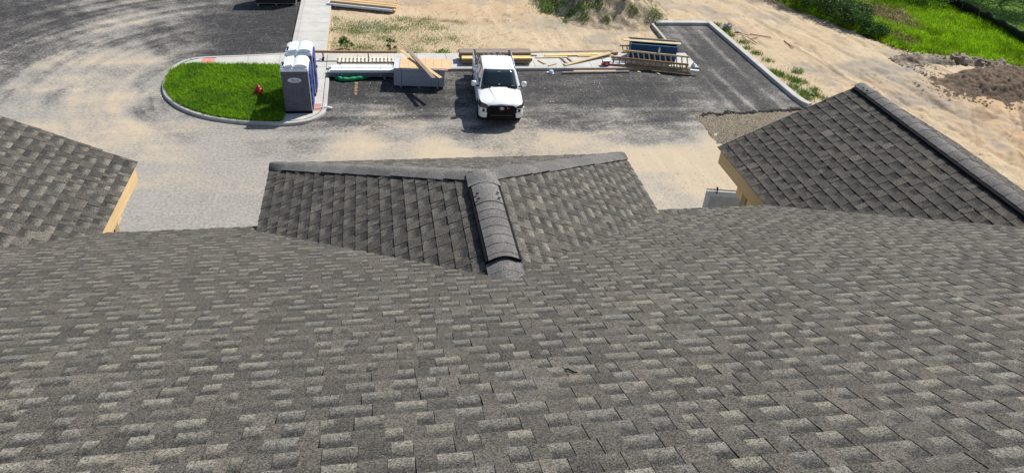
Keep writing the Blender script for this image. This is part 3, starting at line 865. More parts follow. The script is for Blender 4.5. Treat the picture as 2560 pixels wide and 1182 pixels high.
# ---- projecting hip roof
ac = math.atan(TC)
proj = bpy.data.objects.new('hip_roof', None); COL.objects.link(proj); proj.parent = bld; proj.location = (XM, YF, ZC)
def child_deck(name, pts, parent):
    pts = [Vector(p) for p in pts]
    N = (pts[1] - pts[0]).cross(pts[2] - pts[0]).normalized()
    if N.z < 0: pts.reverse(); N = -N
    mb = MB(); slab_from(mb, pts, N, .03, .003)
    o = mb.build(name, M_DECK, parent, loc=-Vector(parent.location) if parent is not bld else (0, 0, 0)); return o
child_deck('roof_deck', [(XL, YF, ZC), (XM, YH, ZR), (XM, YV, ZR), (XL, YE - (ZC - BZ) / T_MAIN, ZC)], proj)
child_deck('roof_deck', [(XR, YF, ZC), (XM, YH, ZR), (XM, YV, ZR), (XR, YE - (ZC - BZ) / T_MAIN, ZC)], proj)
child_deck('roof_deck', [(XL, YF, ZC), (XM, YH, ZR), (XR, YF, ZC)], proj)
def inframe(pls, n=300):
    a = []; b = []
    for pl in pls:
        c = pl[7] + pl[8] * (sum(q[0] for q in pl[0]) / len(pl[0])) + pl[9] * (sum(q[1] for q in pl[0]) / len(pl[0]))
        x, y, z = project(c)
        (a if (-10 < x < 2570 and -10 < y < 1190) else b).append((z, pl, c))
    return a, b
SL = HW / math.cos(ac)
# left face: u runs along +Y from YV-1 to YF ; v up towards the ridge
OY = YV - 1.2
lenY = YF - OY
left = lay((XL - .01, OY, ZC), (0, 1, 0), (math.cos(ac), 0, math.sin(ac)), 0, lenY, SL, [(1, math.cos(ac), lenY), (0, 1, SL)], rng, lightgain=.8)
right = lay((XR + .01, OY, ZC), (0, 1, 0), (-math.cos(ac), 0, math.sin(ac)), 0, lenY, SL, [(1, math.cos(ac), lenY), (0, 1, SL)], rng)
front = lay((XL, YF + .01, ZC), (1, 0, 0), (0, -math.cos(ac), math.sin(ac)), 0, 2 * HW, SL, [(-1, math.cos(ac), 0), (1, math.cos(ac), 2 * HW)], rng)
def above_main(pl):
    c = pl[7] + pl[8] * (sum(q[0] for q in pl[0]) / len(pl[0])) + pl[9] * (sum(q[1] for q in pl[0]) / len(pl[0]))
    return c.z > BZ + (YE - c.y) * T_MAIN - .12
allp = [q for q in left + right + front if above_main(q)]
# the building's 300 single shingles are those nearest the camera; these stay real geometry in one part
pieces_obj('shingle_field', allp, M_SHIN, proj, (XM, YF, ZC), 'stuff').location = (0, 0, 0)

def cap_piece(parent, P, D, s1, s2, w, L, h, mat, name='ridge_cap', thick=.008, round_=.35, lift=.012, origin=None):
    """one bent cap: P start point on the ridge line, D direction, s1/s2 the down-slope unit vectors either side"""
    up = -(s1 + s2).normalized()
    nA = s1.cross(D).normalized(); nA = nA if nA.z > 0 else -nA
    nB = s2.cross(D).normalized(); nB = nB if nB.z > 0 else -nB
    def prof(q, hh):
        r = []
        rad = w * round_
        for side, nn in ((s1, nA), (s2, nB)):
            pts = [q + side * w + nn * hh, q + side * (w * .7) + nn * hh, q + side * rad + nn * hh]
            r.append(pts)
        a = r[0]; b = list(reversed(r[1]))
        mid = []
        p0, p2 = a[-1], b[0]; c = q + (nA + nB).normalized() * hh
        for k in (.25, .5, .75):
            mid.append(p0 * (1 - k) ** 2 + c * 2 * k * (1 - k) + p2 * k * k)
        return a + mid + b
    A = prof(P, h + lift); B = prof(P + D * L, h)
    A2 = [p - Vector((0, 0, thick)) for p in A]; B2 = [p - Vector((0, 0, thick)) for p in B]
    n = len(A)
    mb = MB()
    V = A + B + A2 + B2
    F = []
    for i in range(n - 1):
        F.append((i, i + 1, n + i + 1, n + i))
        F.append((2 * n + i, 3 * n + i, 3 * n + i + 1, 2 * n + i + 1))
        F.append((i, 2 * n + i, 2 * n + i + 1, i + 1))
        F.append((n + i, n + i + 1, 3 * n + i + 1, 3 * n + i))
    F.append((0, n, 3 * n, 2 * n)); F.append((n - 1, 3 * n - 1, 4 * n - 1, 2 * n - 1))
    og = Vector(origin if origin is not None else parent.matrix_world.translation)
    og = Vector(parent.location) if origin is None else Vector(origin)
    mb.add([v - P for v in V], F, 0, False)
    o = mb.build(name, mat, parent, loc=P - og)
    bm = bmesh.new(); bm.from_mesh(o.data); bmesh.ops.recalc_face_normals(bm, faces=bm.faces); bm.to_mesh(o.data); bm.free()
    for p in o.data.polygons: p.use_smooth = True
    o.data.set_sharp_from_angle(angle=R(50))
    return o

def hipcaps(C0, C1, nA, nB, n, w=.138, parent=proj):
    C0, C1 = Vector(C0), Vector(C1)
    D = (C1 - C0); L = D.length; D.normalize()
    s1 = nA.cross(D).normalized(); s1 = s1 if s1.z < 0 else -s1
    s2 = nB.cross(D).normalized(); s2 = s2 if s2.z < 0 else -s2
    for k in range(n):
        jit = rng.uniform(-.004, .006)
        q = cap_piece(parent, C0 + D * (L * k / n - .01), D, s1, s2, w * rng.uniform(.97, 1.03), L / n + .05, .016 + jit, M_CAP, 'hip_cap', lift=.012 + rng.uniform(0, .007))
        if k == 0:
            bm = bmesh.new(); bm.from_mesh(q.data)
            sx = -1 if C0.x < XM else 1
            for co, no in ((Vector((C0.x + sx * .02, 0, 0)), Vector((sx, 0, 0))), (Vector((0, YF + .02, 0)), Vector((0, 1, 0)))):
                r_ = bmesh.ops.bisect_plane(bm, geom=bm.verts[:] + bm.edges[:] + bm.faces[:], plane_co=co - C0 - D * (-.01), plane_no=no, clear_outer=True)
                bmesh.ops.holes_fill(bm, edges=[e for e in bm.edges if e.is_boundary])
            bm.to_mesh(q.data); bm.free()
nl = Vector((-math.sin(ac), 0, math.cos(ac))); nr = Vector((math.sin(ac), 0, math.cos(ac))); nf = Vector((0, math.sin(ac), math.cos(ac)))
hipcaps((XL, YF, ZC), (XM, YH, ZR), nl, nf, 9)
hipcaps((XR, YF, ZC), (XM, YH, ZR), nr, nf, 9)
sl = Vector((-math.cos(ac), 0, -math.sin(ac))); sr = Vector((math.cos(ac), 0, -math.sin(ac)))
# caps on the ridge: plain ones up to the vent and beyond it, then the raised vent
D = Vector((0, 1, 0))
VY0, VY1 = 4.80, 6.02
y = YV - .15; 
for k in range(2):
    cap_piece(proj, Vector((XM, y, ZR)), D, sl, sr, .16, .34, .024, M_CAP, 'ridge_cap', lift=.003, round_=.36); y += .29
cap_piece(proj, Vector((XM, 6.005, ZR)), D, sl, sr, .15, .30, .040, M_CAP, 'ridge_cap', lift=.026, round_=.5)

def ridge_vent(parent, Xr, Zr, ya, yb, ta, w, capw, expo, first, h=.045, nails=True):
    """black slotted vent body along the ridge with cap shingles nailed on it"""
    og = Vector(parent.location)
    vent = bpy.data.objects.new('ridge_vent', None); COL.objects.link(vent); vent.parent = parent; vent.location = Vector((Xr, ya, Zr)) - og
    vo = Vector((Xr, ya, Zr))
    ca, sa = math.cos(ta), math.sin(ta)
    a, b = Vector((-ca, 0, -sa)), Vector((ca, 0, -sa))
    nA, nB = Vector((-sa, 0, ca)), Vector((sa, 0, ca))
    mb = MB()
    for s, nn in ((a, nA), (b, nB)):
        # skirt lying on the roof, a lip and the box edge with baffle teeth
        def pt(d, hh, y): return Vector((Xr, y, Zr)) + s * d + nn * hh
        for (d0, d1, h0, h1) in ((w - .05, w + .012, .012, h), (0.045, w - .055, .012, h - .004)):
            P = [pt(d0, h0, ya), pt(d1, h0, ya), pt(d1, h0, yb), pt(d0, h0, yb), pt(d0, h1, ya), pt(d1, h1, ya), pt(d1, h1, yb), pt(d0, h1, yb)]
            mb.hexa(P)
        P = [pt(w + .012, .012, ya), pt(w + .03, .012, ya), pt(w + .03, .012, yb), pt(w + .012, .012, yb), pt(w + .012, .026, ya), pt(w + .03, .026, ya), pt(w + .03, .026, yb), pt(w + .012, .026, yb)]
        mb.hexa(P)
        k = ya + .01
        while k < yb - .02:
            P = [pt(w + .01, .014, k), pt(w + .018, .014, k), pt(w + .018, .014, k + .012), pt(w + .01, .014, k + .012), pt(w + .01, h - .002, k), pt(w + .018, h - .002, k), pt(w + .018, h - .002, k + .012), pt(w + .01, h - .002, k + .012)]
            mb.hexa(P); k += .03
    o = mb.build('vent_body', M_BLACK, vent, loc=-vo)
    k = 0; y = yb + .0
    # caps overlap from the far end towards the near end
    first_len = first
    y1 = yb + .01
    spans = [(yb - first, yb + .02)]
    y = yb - first
    while y > ya + .02:
        spans.append((max(y - expo, ya - .012), y)); y -= expo
    for i, (s0, s1) in enumerate(spans):
        # butt edge faces the far end for all but the end cap
        cap_piece(vent, Vector((Xr, s0, Zr)), Vector((0, 1, 0)), a, b, capw, (s1 - s0) + .02, h + .002, M_CAP, 'ridge_cap', lift=.005 + (.003 if i == 0 else 0), thick=.005, round_=.5, origin=vo)
    if nails:
        for sd, nn in ((a, nA), (b, nB)):
            for yy in (yb - first + .055, yb - first + .15):
                mb = MB(); c = Vector((Xr, yy, Zr)) + sd * (capw * .62) + nn * (h + .022)
                mb.lathe([(.016, 0), (.015, .004), (.006, .006)], 8)
                q = mb.build('nail_head', M_BLACK, vent, loc=c - vo); q.rotation_euler.y = -ta if sd.x < 0 else ta
    return vent
ridge_vent(proj, XM, ZR, VY0, VY1, ac, .138, .118, .135, .36, h=.055)
# fascia and gutterless eave edge of the projecting roof
def fascia(parent, a, b, h, th, mat, name='fascia_board'):
    a, b = Vector(a), Vector(b); d = (b - a); L = d.length; ang = math.atan2(d.y, d.x)
    mb = MB(); mb.box((0, 0, 0), (L, th, h))
    o = mb.build(name, mat, parent, bevel=.004); o.location = (a + b) / 2 - (Vector(parent.location) if parent is not bld else Vector()) - Vector((0, 0, h / 2)); o.rotation_euler.z = ang
    return o
M_FASC = plain('grey_fascia', (0.20, 0.195, 0.19), .6)
fascia(proj, (XL + .03, YE - .3, ZC - .05), (XL + .03, YF - .02, ZC - .05), .19, .04, M_FASC)
fascia(proj, (XR - .03, YE + .1, ZC - .05), (XR - .03, YF - .02, ZC - .05), .19, .04, M_FASC)
fascia(proj, (XL + .06, YF - .03, ZC - .05), (XR - .06, YF - .03, ZC - .05), .19, .04, M_FASC)

# ---- porch wings with a plain gable
def wing(E, Rr, F, sgn, seed, vis_right):
    """E eave x of the face towards the middle, Rr ridge x, F rake y"""
    w_ = abs(Rr - E); z1 = BZ + w_ * TW; yv = YE - (z1 - BZ) / T_MAIN
    aw = math.atan(TW)
    ob = bpy.data.objects.new('porch_roof', None); COL.objects.link(ob); ob.parent = bld; ob.location = (Rr, F, BZ)
    rg = random.Random(seed)
    d = 1 if Rr > E else -1
    O2 = 2 * Rr - E
    child_deck('roof_deck', [(E, F, BZ), (Rr, F, z1), (Rr, yv, z1), (E, YE, BZ)], ob)
    child_deck('roof_deck', [(O2, F, BZ), (Rr, F, z1), (Rr, yv, z1), (O2, YE, BZ)], ob)
    o0 = yv - .8; ln = F - o0; sl_ = w_ / math.cos(aw)
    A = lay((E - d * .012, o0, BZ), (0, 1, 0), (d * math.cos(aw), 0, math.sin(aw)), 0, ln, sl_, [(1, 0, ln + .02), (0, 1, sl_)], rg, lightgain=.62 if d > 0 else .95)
    B = lay((O2 + d * .012, o0, BZ), (0, 1, 0), (-d * math.cos(aw), 0, math.sin(aw)), 0, ln, sl_, [(1, 0, ln + .02), (0, 1, sl_)], rg)
    q = [k for k in A + B if above_main(k)]
    pieces_obj('shingle_field', q, M_SHIN, ob, (Rr, F, BZ), 'stuff').location = (0, 0, 0)
    return ob, z1, aw, yv
wr, zwr, awr, yvr = wing(WE, WR, WF, 1, 3, True)
wl, zwl, awl, yvl = wing(LE, LR_, LF, -1, 4, False)
ridge_vent(wr, WR, zwr, yvr - .2, WF - .02, awr, .135, .108, .20, .30, h=.038)
ridge_vent(wl, LR_, zwl, yvl - .2, LF - .02, awl, .135, .108, .20, .30, h=.038)
# timber edge boards below the porch eaves and on the gable ends, posts, beams
fascia(wr, (WE + .035, YE - .02, BZ - .03), (WE + .035, WF - .06, BZ - .03), .20, .04, M_PINE, 'eave_board')
fascia(wl, (LE - .035, YE - .02, BZ - .03), (LE - .035, LF - .06, BZ - .03), .20, .04, M_PINE, 'eave_board')
fascia(wr, (2 * WR - WE - .035, YE, BZ - .03), (2 * WR - WE - .035, WF - .06, BZ - .03), .20, .04, M_PINE, 'eave_board')
fascia(wl, (2 * LR_ - LE + .035, YE, BZ - .03), (2 * LR_ - LE + .035, LF - .06, BZ - .03), .20, .04, M_PINE, 'eave_board')
for ob, Rr, E, F, z1 in ((wr, WR, WE, WF, zwr), (wl, LR_, LE, LF, zwl)):
    for s in (1, -1):
        e = Rr + s * abs(E - Rr)
        a = Vector((e - s * .06, F - .05, BZ - .05)); b = Vector((Rr, F - .05, z1 - .05))
        d = b - a; mb = MB()
        q = Vector((0, 0, -.19))
        P = [a + q, a + q + Vector((0, -.04, 0)), b + q + Vector((0, -.04, 0)), b + q, a, a + Vector((0, -.04, 0)), b + Vector((0, -.04, 0)), b]
        mb.hexa([p - Vector(ob.location) for p in P]); mb.build('rake_board', M_PINE, ob)
    xp = E + (.22 if Rr > E else -.22); xq = 2 * Rr - xp
    for xx in (xp, xq):
        for yy in (8.22,):
            mb = MB(); mb.box((0, 0, (BZ - .30) / 2), (.14, .14, BZ - .30)); mb.build('timber_post', M_TREAT, bld, loc=(xx, yy, 0), bevel=.006)
        mb = MB(); mb.box((0, 0, 0), (.10, 1.7, .2)); mb.build('porch_beam', M_PINE, bld, loc=(xx, 7.65, BZ - .42))
    for zf in (.12, 3.2, 6.3):
        mb = MB(); mb.box((0, 0, 0), (abs(xq - xp) + .3, 1.7, .16)); mb.build('porch_floor', M_BROWNW, bld, loc=(Rr, 7.55, zf))
# walls under the roofs
def wall(name, c, size):
    mb = MB(); mb.box((0, 0, 0), size); return mb.build(name, M_WALL, bld, loc=c)
zt = BZ - .28
M_GLASS = plain('window_glass', (0.03, 0.04, 0.05), .1, spec=.6)
M_TRIM = plain('white_trim', (0.72, 0.72, 0.70), .5)
wall('wall', ((XA + XB) / 2, 6.66, zt / 2), (XB - XA - .8, .2, zt))
wall('wall', ((XA + XB) / 2, -8.6, zt / 2), (XB - XA - .8, .2, zt))
wall('wall', (XA + .5, -1, zt / 2), (.2, 15.1, zt)); wall('wall', (XB - .5, -1, zt / 2), (.2, 15.1, zt))
wall('wall', (XM, 8.2, zt / 2), (2 * HW - .9, .18, zt)); wall('wall', (XL + .53, 7.42, zt / 2), (.18, 1.36, zt)); wall('wall', (XR - .53, 7.42, zt / 2), (.18, 1.36, zt))
for zz in (1.6, 4.7, 7.7):
    for xx in (XM - 1.0, XM + 1.0):
        f = MB(); f.box((0, 0, 0), (1.1, .06, 1.5)); fo = f.build('window', M_TRIM, bld, loc=(xx, 8.31, zz))
        g = MB(); g.box((0, .02, .37), (.94, .04, .66)); g.box((0, .02, -.37), (.94, .04, .66)); g.build('pane', M_GLASS, fo)

# ================================================================ PICKUP TRUCK (local: x to its own left as seen from the front, y backwards, z up; front at y=0)
def car_paint():
    t = NT('white_paint'); p = t.pos()
    n = t.noise(p, 3, 3)
    t.b.inputs['Coat Weight'].default_value = .6; t.b.inputs['Coat Roughness'].default_value = .08
    return t.fin(t.mix(t.ramp(n, .3, .7), (0.74, 0.755, 0.77), (0.79, 0.80, 0.81)), .35, spec=.4)
M_PAINT = car_paint()
t = NT('tinted_glass'); M_TINT = t.fin((0.018, 0.03, 0.035), .06, spec=.6)
t = NT('side_glass'); M_SIDEG = t.fin((0.05, 0.05, 0.04), .05, spec=.7)
t = NT('chrome'); M_CHROME = t.fin((0.72, 0.73, 0.75), .18, 1.0)
t = NT('lamp_glass'); M_LAMP = t.fin((0.30, 0.32, 0.34), .08, .3, spec=.8)
t = NT('lamp_white'); M_LAMPW = t.fin((0.85, 0.85, 0.82), .2, spec=.6)
M_LINER = plain('bed_liner', (0.022, 0.022, 0.024), .7)
M_GREYPL = plain('grey_plastic', (0.10, 0.10, 0.105), .6)
t = NT('tag_red'); M_TRED = t.fin((0.50, 0.06, 0.035), .5)
t = NT('tag_orange'); M_TOR = t.fin((0.75, 0.33, 0.06), .5)
t = NT('tag_green'); M_TGR = t.fin((0.03, 0.11, 0.03), .5)
M_SEAT = plain('seat_cloth', (0.20, 0.18, 0.15), .9)

trk = thing('pickup_truck', 'white pickup truck parked nose towards the building with its tailgate down', 'pickup truck', (5.32, 28.8, 0.012), R(-3.9))
def ring(y, xs, zb, zs, zt, xt=.62, xin=.10):
    """cross-section of the lower body, left sill over the top to the right sill"""
    h = [(xs - .10, zb), (xs - .02, zb + .10), (xs, zb + .28), (xs - .005, (zb + zs) / 2 + .12), (xs - .02, zs - .05), (xs - .06, zs), (xs - xin - .10, zs + (zt - zs) * .35), (xt, zs + (zt - zs) * .82), (xt * .55, zt), (0, zt + .006)]
    L = [Vector((-x, y, z)) for x, z in h]; Rr = [Vector((x, y, z)) for x, z in reversed(h[:-1])]
    return L + Rr
st = [(.05, .80, .62, .96, .99), (.10, .90, .50, 1.02, 1.06), (.22, .965, .44, 1.07, 1.12), (.5, 1.0, .42, 1.11, 1.185), (1.0, 1.012, .42, 1.145, 1.245), (1.45, 1.015, .42, 1.165, 1.275), (1.62, 1.015, .40, 1.18, 1.26), (2.6, 1.015, .38, 1.20, 1.25), (3.92, 1.015, .40, 1.22, 1.26)]
mb = MB(); mb.rings([ring(*s) for s in st], 0, True, True)
mb.build('body', M_PAINT, trk, sharp=38)
# hood
mb = MB()
zz = [(.10, 1.062), (.20, 1.125), (.6, 1.205), (1.1, 1.262), (1.50, 1.292)]
P = []
for y, z in zz:
    P.append([Vector((-.62, y, z - .05)), Vector((-.36, y, z)), Vector((0, y, z + .012)), Vector((.36, y, z)), Vector((.62, y, z - .05)), Vector((.62, y, z - .09)), Vector((-.62, y, z - .09))])
mb.rings(P, 0, True, True); hood = mb.build('hood', M_PAINT, trk, sharp=40)
mb = MB()
for s in (-1, 1):
    mb.tube([(s * .20, .22, 1.118), (s * .27, .6, 1.213), (s * .40, 1.1, 1.258), (s * .50, 1.46, 1.272)], [.006, .014, .017, .012], 8)
mb.build('hood_crease', M_PAINT, hood)
# cab: roof skin, pillars, glass
b0, b1, r0, r1 = 1.52, 3.88, 2.14, 3.78       # belt front/rear, roof front/rear
zb, zr = 1.235, 1.885
def cabx(y, z): return .90 - (z - zb) / (zr - zb) * .19
mb = MB()
rr = []
for y, dz, xw in ((r0 - .03, -.03, .70), (r0 + .10, .015, .715), (r0 + .5, .04, .725), (3.0, .045, .725), (r1 - .15, .03, .72), (r1, -.01, .705)):
    z = zr + dz
    rr.append([Vector((-xw - .012, y, zr - .045)), Vector((-xw, y, z - .012)), Vector((-xw * .82, y, z + .016)), Vector((-xw * .3, y, z + .03)), Vector((xw * .3, y, z + .03)), Vector((xw * .82, y, z + .016)), Vector((xw, y, z - .012)), Vector((xw + .012, y, zr - .045))])
mb.rings(rr, 0, True, True)
roof = mb.build('roof', M_PAINT, trk, sharp=45)
mb = MB()
for x in (-.46, -.2, .2, .46):
    mb.box((x, 3.02, zr + .071 - abs(x) * .018), (.035, 1.25, .006))
mb.build('roof_rib', M_PAINT, roof, bevel=.002)
def quad_slab(mb, pts, th, mi=0):
    pts = [Vector(p) for p in pts]; N = (pts[1] - pts[0]).cross(pts[2] - pts[0]).normalized()
    V = pts + [p - N * th for p in pts]
    n = len(pts)
    mb.add(V, [tuple(range(n)), tuple(range(2 * n - 1, n - 1, -1))] + [(i, n + i, n + (i + 1) % n, (i + 1) % n) for i in range(n)], mi)
mb = MB()
ws = []
for k in range(5):
    u = k / 4; y = b0 - .02 + (r0 - b0) * u; z = zb + .02 + (zr - .01 - zb) * u; xw = .845 - .165 * u
    bow = .07 * (1 - u * .4)
    ws.append([Vector((x * xw, y - bow * (1 - x * x), z)) for x in (-1, -.66, -.33, 0, .33, .66, 1)])
mb.rings(ws, 0, False, True, closed=False)
wsh = mb.build('windshield', M_TINT, trk)
wsh.modifiers.new('thick', 'SOLIDIFY').thickness = .012
mb = MB(); mb.box((0, 1.60, 1.36), (.075, .02, .045), Matrix.Rotation(R(45), 3, 'X'))
for x in (-.03, .03): mb.box((x, 2.02, 1.797), (.05, .012, .025), Matrix.Rotation(R(46), 3, 'X'))
mb.build('inspection_sticker', M_LAMPW, wsh, loc=(0, 0, 0)).location = (0, -.03, .02)
mb = MB()
for x in (.60, .68): mb.box((x, 1.545, 1.325), (.05, .012, .045), Matrix.Rotation(R(46), 3, 'X'))
mb.build('corner_sticker', M_LAMPW, wsh).location = (0, -.015, .02)
mb = MB()
for x in (-.32, .28): mb.tube([(x, 1.44, 1.29), (x + .25, 1.452, 1.30), (x + .48, 1.47, 1.295)], .009, 5)
mb.build('wiper', M_BLACK, trk)
mb = MB(); mb.box((0, 1.46, 1.272), (1.60, .14, .02)); mb.build('cowl', M_BLACK, trk)
for s in (-1, 1):
    # pillars and side frame
    mb = MB()
    A = Vector((s * .895, b0 - .02, zb)); B = Vector((s * .712, r0, zr - .02))
    mb.hexa([A + Vector((-.05 * s, 0, 0)), A + Vector((.012 * s, 0, 0)), A + Vector((.012 * s, .09, 0)), A + Vector((-.05 * s, .09, 0)), B + Vector((-.03 * s, 0, 0)), B + Vector((.012 * s, 0, 0)), B + Vector((.012 * s, .09, 0)), B + Vector((-.03 * s, .09, 0))])
    for y0, y1, w in ((3.72, 3.70, .16),):
        A = Vector((s * .905, y0, zb)); B = Vector((s * .718, y1 - .06, zr - .02))
        mb.hexa([A + Vector((-.05 * s, 0, 0)), A + Vector((.01 * s, 0, 0)), A + Vector((.01 * s, w, 0)), A + Vector((-.05 * s, w, 0)), B + Vector((-.03 * s, 0, 0)), B + Vector((.01 * s, 0, 0)), B + Vector((.01 * s, w, 0)), B + Vector((-.03 * s, w, 0))])
    mb.build('pillar', M_PAINT, trk)
    mb = MB()
    A = Vector((s * .906, 2.72, zb)); B = Vector((s * .722, 2.74, zr - .02))
    mb.hexa([A, A + Vector((.012 * s, 0, 0)), A + Vector((.012 * s, .10, 0)), A + Vector((0, .10, 0)), B, B + Vector((.012 * s, 0, 0)), B + Vector((.012 * s, .10, 0)), B + Vector((0, .10, 0))])
    mb.build('pillar', M_BLACK, trk)
    for (ya, yb, yc, yd) in ((b0 + .14, 2.72, 2.74, r0 + .10), (2.82, 3.72, 3.68, 2.84)):
        mb = MB()
        P = [(s * .902, ya, zb + .01), (s * .902, yb, zb + .01), (s * .727, yc, zr - .06), (s * .727, yd, zr - .06)]
        if s > 0: P = P[::-1]
        quad_slab(mb, P, .01); mb.build('side_window', M_SIDEG, trk)
    # doors as raised skins with handles
    for (ya, yb) in ((1.66, 2.76), (2.79, 3.84)):
        mb = MB()
        mb.hexa([Vector((s * 1.0, ya, .5)), Vector((s * 1.022, ya, .5)), Vector((s * 1.022, yb, .5)), Vector((s * 1.0, yb, .5)), Vector((s * .985, ya, 1.19)), Vector((s * 1.012, ya, 1.19)), Vector((s * 1.012, yb, 1.19)), Vector((s * .985, yb, 1.19))] if s > 0 else
                [Vector((s * 1.022, ya, .5)), Vector((s * 1.0, ya, .5)), Vector((s * 1.0, yb, .5)), Vector((s * 1.022, yb, .5)), Vector((s * 1.012, ya, 1.19)), Vector((s * .985, ya, 1.19)), Vector((s * .985, yb, 1.19)), Vector((s * 1.012, yb, 1.19))])
        d = mb.build('door', M_PAINT, trk, bevel=.01)
        mb = MB(); mb.box((s * 1.03, yb - .16, 1.08), (.03, .17, .04)); mb.build('handle', M_BLACK, d, bevel=.008)
    # mirrors
    mb = MB(); mb.tube([(s * .90, 1.72, 1.22), (s * 1.02, 1.68, 1.26), (s * 1.10, 1.66, 1.28)], .035, 6); arm = mb.build('mirror_arm', M_BLACK, trk)
    mb = MB()
    rr = []
    for k, (dx, hh, ww) in enumerate(((0, .09, .05), (.03, .125, .085), (.12, .135, .095), (.20, .12, .08), (.225, .08, .05))):
        rr.append([Vector((s * (1.05 + dx), 1.66 + ww * math.cos(a), 1.37 + hh * math.sin(a))) for a in [2 * math.pi * i / 10 for i in range(10)]])
    mb.rings(rr, 0, True, True); q = mb.build('mirror', M_PAINT, trk, sharp=60)
    mb = MB(); mb.box((s * 1.16, 1.755, 1.37), (.17, .015, .2)); mb.build('mirror_glass', M_CHROME, q)
    # bed side walls with black inner liner
    mb = MB(); rr = []
    for y, zt, xo in ((3.95, 1.335, 1.015), (4.8, 1.36, 1.02), (5.6, 1.38, 1.0), (5.93, 1.39, .975)):
        rr.append([Vector((s * (xo - .10), y, .45)), Vector((s * xo, y, .58)), Vector((s * (xo + .005), y, .95)), Vector((s * (xo - .02), y, zt - .05)), Vector((s * (xo - .04), y, zt)), Vector((s * (xo - .13), y, zt)), Vector((s * (xo - .15), y, zt - .03)), Vector((s * (xo - .15), y, .45))])
    mb.rings(rr, 0, True, True); bs = mb.build('bed_side', M_PAINT, trk, sharp=40)
    bm = bmesh.new(); bm.from_mesh(bs.data); bmesh.ops.recalc_face_normals(bm, faces=bm.faces); bm.to_mesh(bs.data); bm.free()
    mb = MB(); mb.box((s * .85, 4.94, 1.12), (.03, 1.94, .50)); mb.box((s * .89, 4.94, 1.385), (.10, 1.92, .02)); mb.build('bed_rail', M_LINER, trk, bevel=.004)
    # front corner pieces, lamps
    mb = MB()
    pts = lambda z, o: [Vector((s * .66, .02 - o, z)), Vector((s * .80, .04 - o, z)), Vector((s * .93, .12 - o, z)), Vector((s * 1.0, .34, z)), Vector((s * .9, .40, z)), Vector((s * .66, .30, z))]
    R0 = [pts(.44, -.02), pts(.50, .03), pts(.70, .04), pts(.735, .01)]
    mb.rings(R0, 0, True, True); q = mb.build('bumper', M_PAINT, trk, sharp=35)
    bm = bmesh.new(); bm.from_mesh(q.data); bmesh.ops.recalc_face_normals(bm, faces=bm.faces); bm.to_mesh(q.data); bm.free()
    mb = MB()
    P = [Vector((s * .66, .045, .91)), Vector((s * .93, .15, .92)), Vector((s * .985, .30, .96)), Vector((s * .975, .40, 1.085)), Vector((s * .90, .16, 1.055)), Vector((s * .68, .065, .985))]
    if s < 0: P = P[::-1]
    c = sum(P, Vector()) / 6
    quad_slab(mb, [c + (p - c) * 1.18 + Vector((s * .022, -.040, .022)) for p in P], .09); hl = mb.build('headlight', M_GREYPL if False else M_TINT, trk)
    mb = MB()
    mb.tube([(s * .64, -.015, .905), (s * .80, .02, .895), (s * .94, .07, .90), (s * 1.02, .22, .925)], .016, 6); mb.build('lamp_strip', M_LAMPW, hl)
    mb = MB(); mb.tube([(s * .985, .30, .98), (s * .985, .32, .90), (s * .97, .22, .80)], .022, 6); mb.build('side_marker', M_LAMP, hl)
    mb = MB(); mb.box((s * .80, .052, .80), (.095, .03, .17)); mb.build('fog_lamp_bezel', M_BLACK, trk, bevel=.01)
# grille: eight-sided frame, bars, mesh, badge, tag
mb = MB()
oct_ = [(-.50, 1.055), (.50, 1.055), (.655, .93), (.655, .76), (.56, .60), (-.56, .60), (-.655, .76), (-.655, .93)]
P = [Vector((x, -.02 + .02 * abs(x), z)) for x, z in oct_]
quad_slab(mb, P, .05); gr = mb.build('grille', M_BLACK, trk)
mb = MB()
for i in range(8):
    a, b = P[i], P[(i + 1) % 8]
    mb.tube([a + Vector((0, -.012, 0)), b + Vector((0, -.012, 0))], .018, 6)
mb.build('grille_surround', M_BLACK, gr)
for z, w in ((1.0, .53), (.90, .63), (.81, .64), (.73, .62), (.655, .56)):
    mb = MB(); mb.box((0, -.032, z), (w * 2, .03, .016)); mb.build('grille_bar', M_GREYPL, gr, bevel=.005)
def ellipse(mb, cx, cz, rx, rz_, y, th=.010, n=20, rot=0):
    pts = [(cx + rx * math.cos(2 * math.pi * k / n), y, cz + rz_ * math.sin(2 * math.pi * k / n)) for k in range(n + 1)]
    mb.tube(pts, th, 5)
mb = MB()
ellipse(mb, 0, .935, .095, .064, -.058, .010); ellipse(mb, 0, .956, .058, .027, -.058, .0085); ellipse(mb, 0, .935, .025, .062, -.060, .0085)
mb.build('badge', M_CHROME, gr)
mb = MB(); mb.box((.30, -.052, .96), (.085, .012, .085)); mb.build('tag_plate', M_TRED, gr)
mb = MB(); mb.box((.252, -.053, .96), (.016, .012, .085)); mb.build('tag_plate', M_TOR, gr)
mb = MB(); mb.box((.222, -.052, .96), (.045, .012, .08)); mb.build('tag_plate', M_TGR, gr)
mb = MB(); mb.box((0, .03, .52), (1.28, .14, .20)); mb.box((0, .08, .40), (1.40, .22, .12)); mb.build('lower_bumper', M_BLACK, trk, bevel=.02)
mb = MB(); mb.box((0, -.045, .605), (1.02, .03, .018)); mb.build('bumper_trim', M_GREYPL, trk)
mb = MB(); mb.box((0, 2.9, .36), (1.7, 5.4, .16)); mb.build('chassis', M_BLACK, trk)
# bed floor, bulkhead, dropped tailgate, tail lamps
mb = MB(); mb.box((0, 4.94, .86), (1.72, 1.96, .04)); mb.box((0, 3.955, 1.1), (1.72, .03, .5)); mb.build('bed_floor', M_LINER, trk)
mb = MB(); mb.box((0, 6.17, .87), (1.60, .46, .055)); mb.build('tailgate', M_PAINT, trk, bevel=.012)
mb = MB(); mb.box((0, 6.16, .905), (1.45, .40, .012)); mb.build('tailgate_liner', M_LINER, trk)
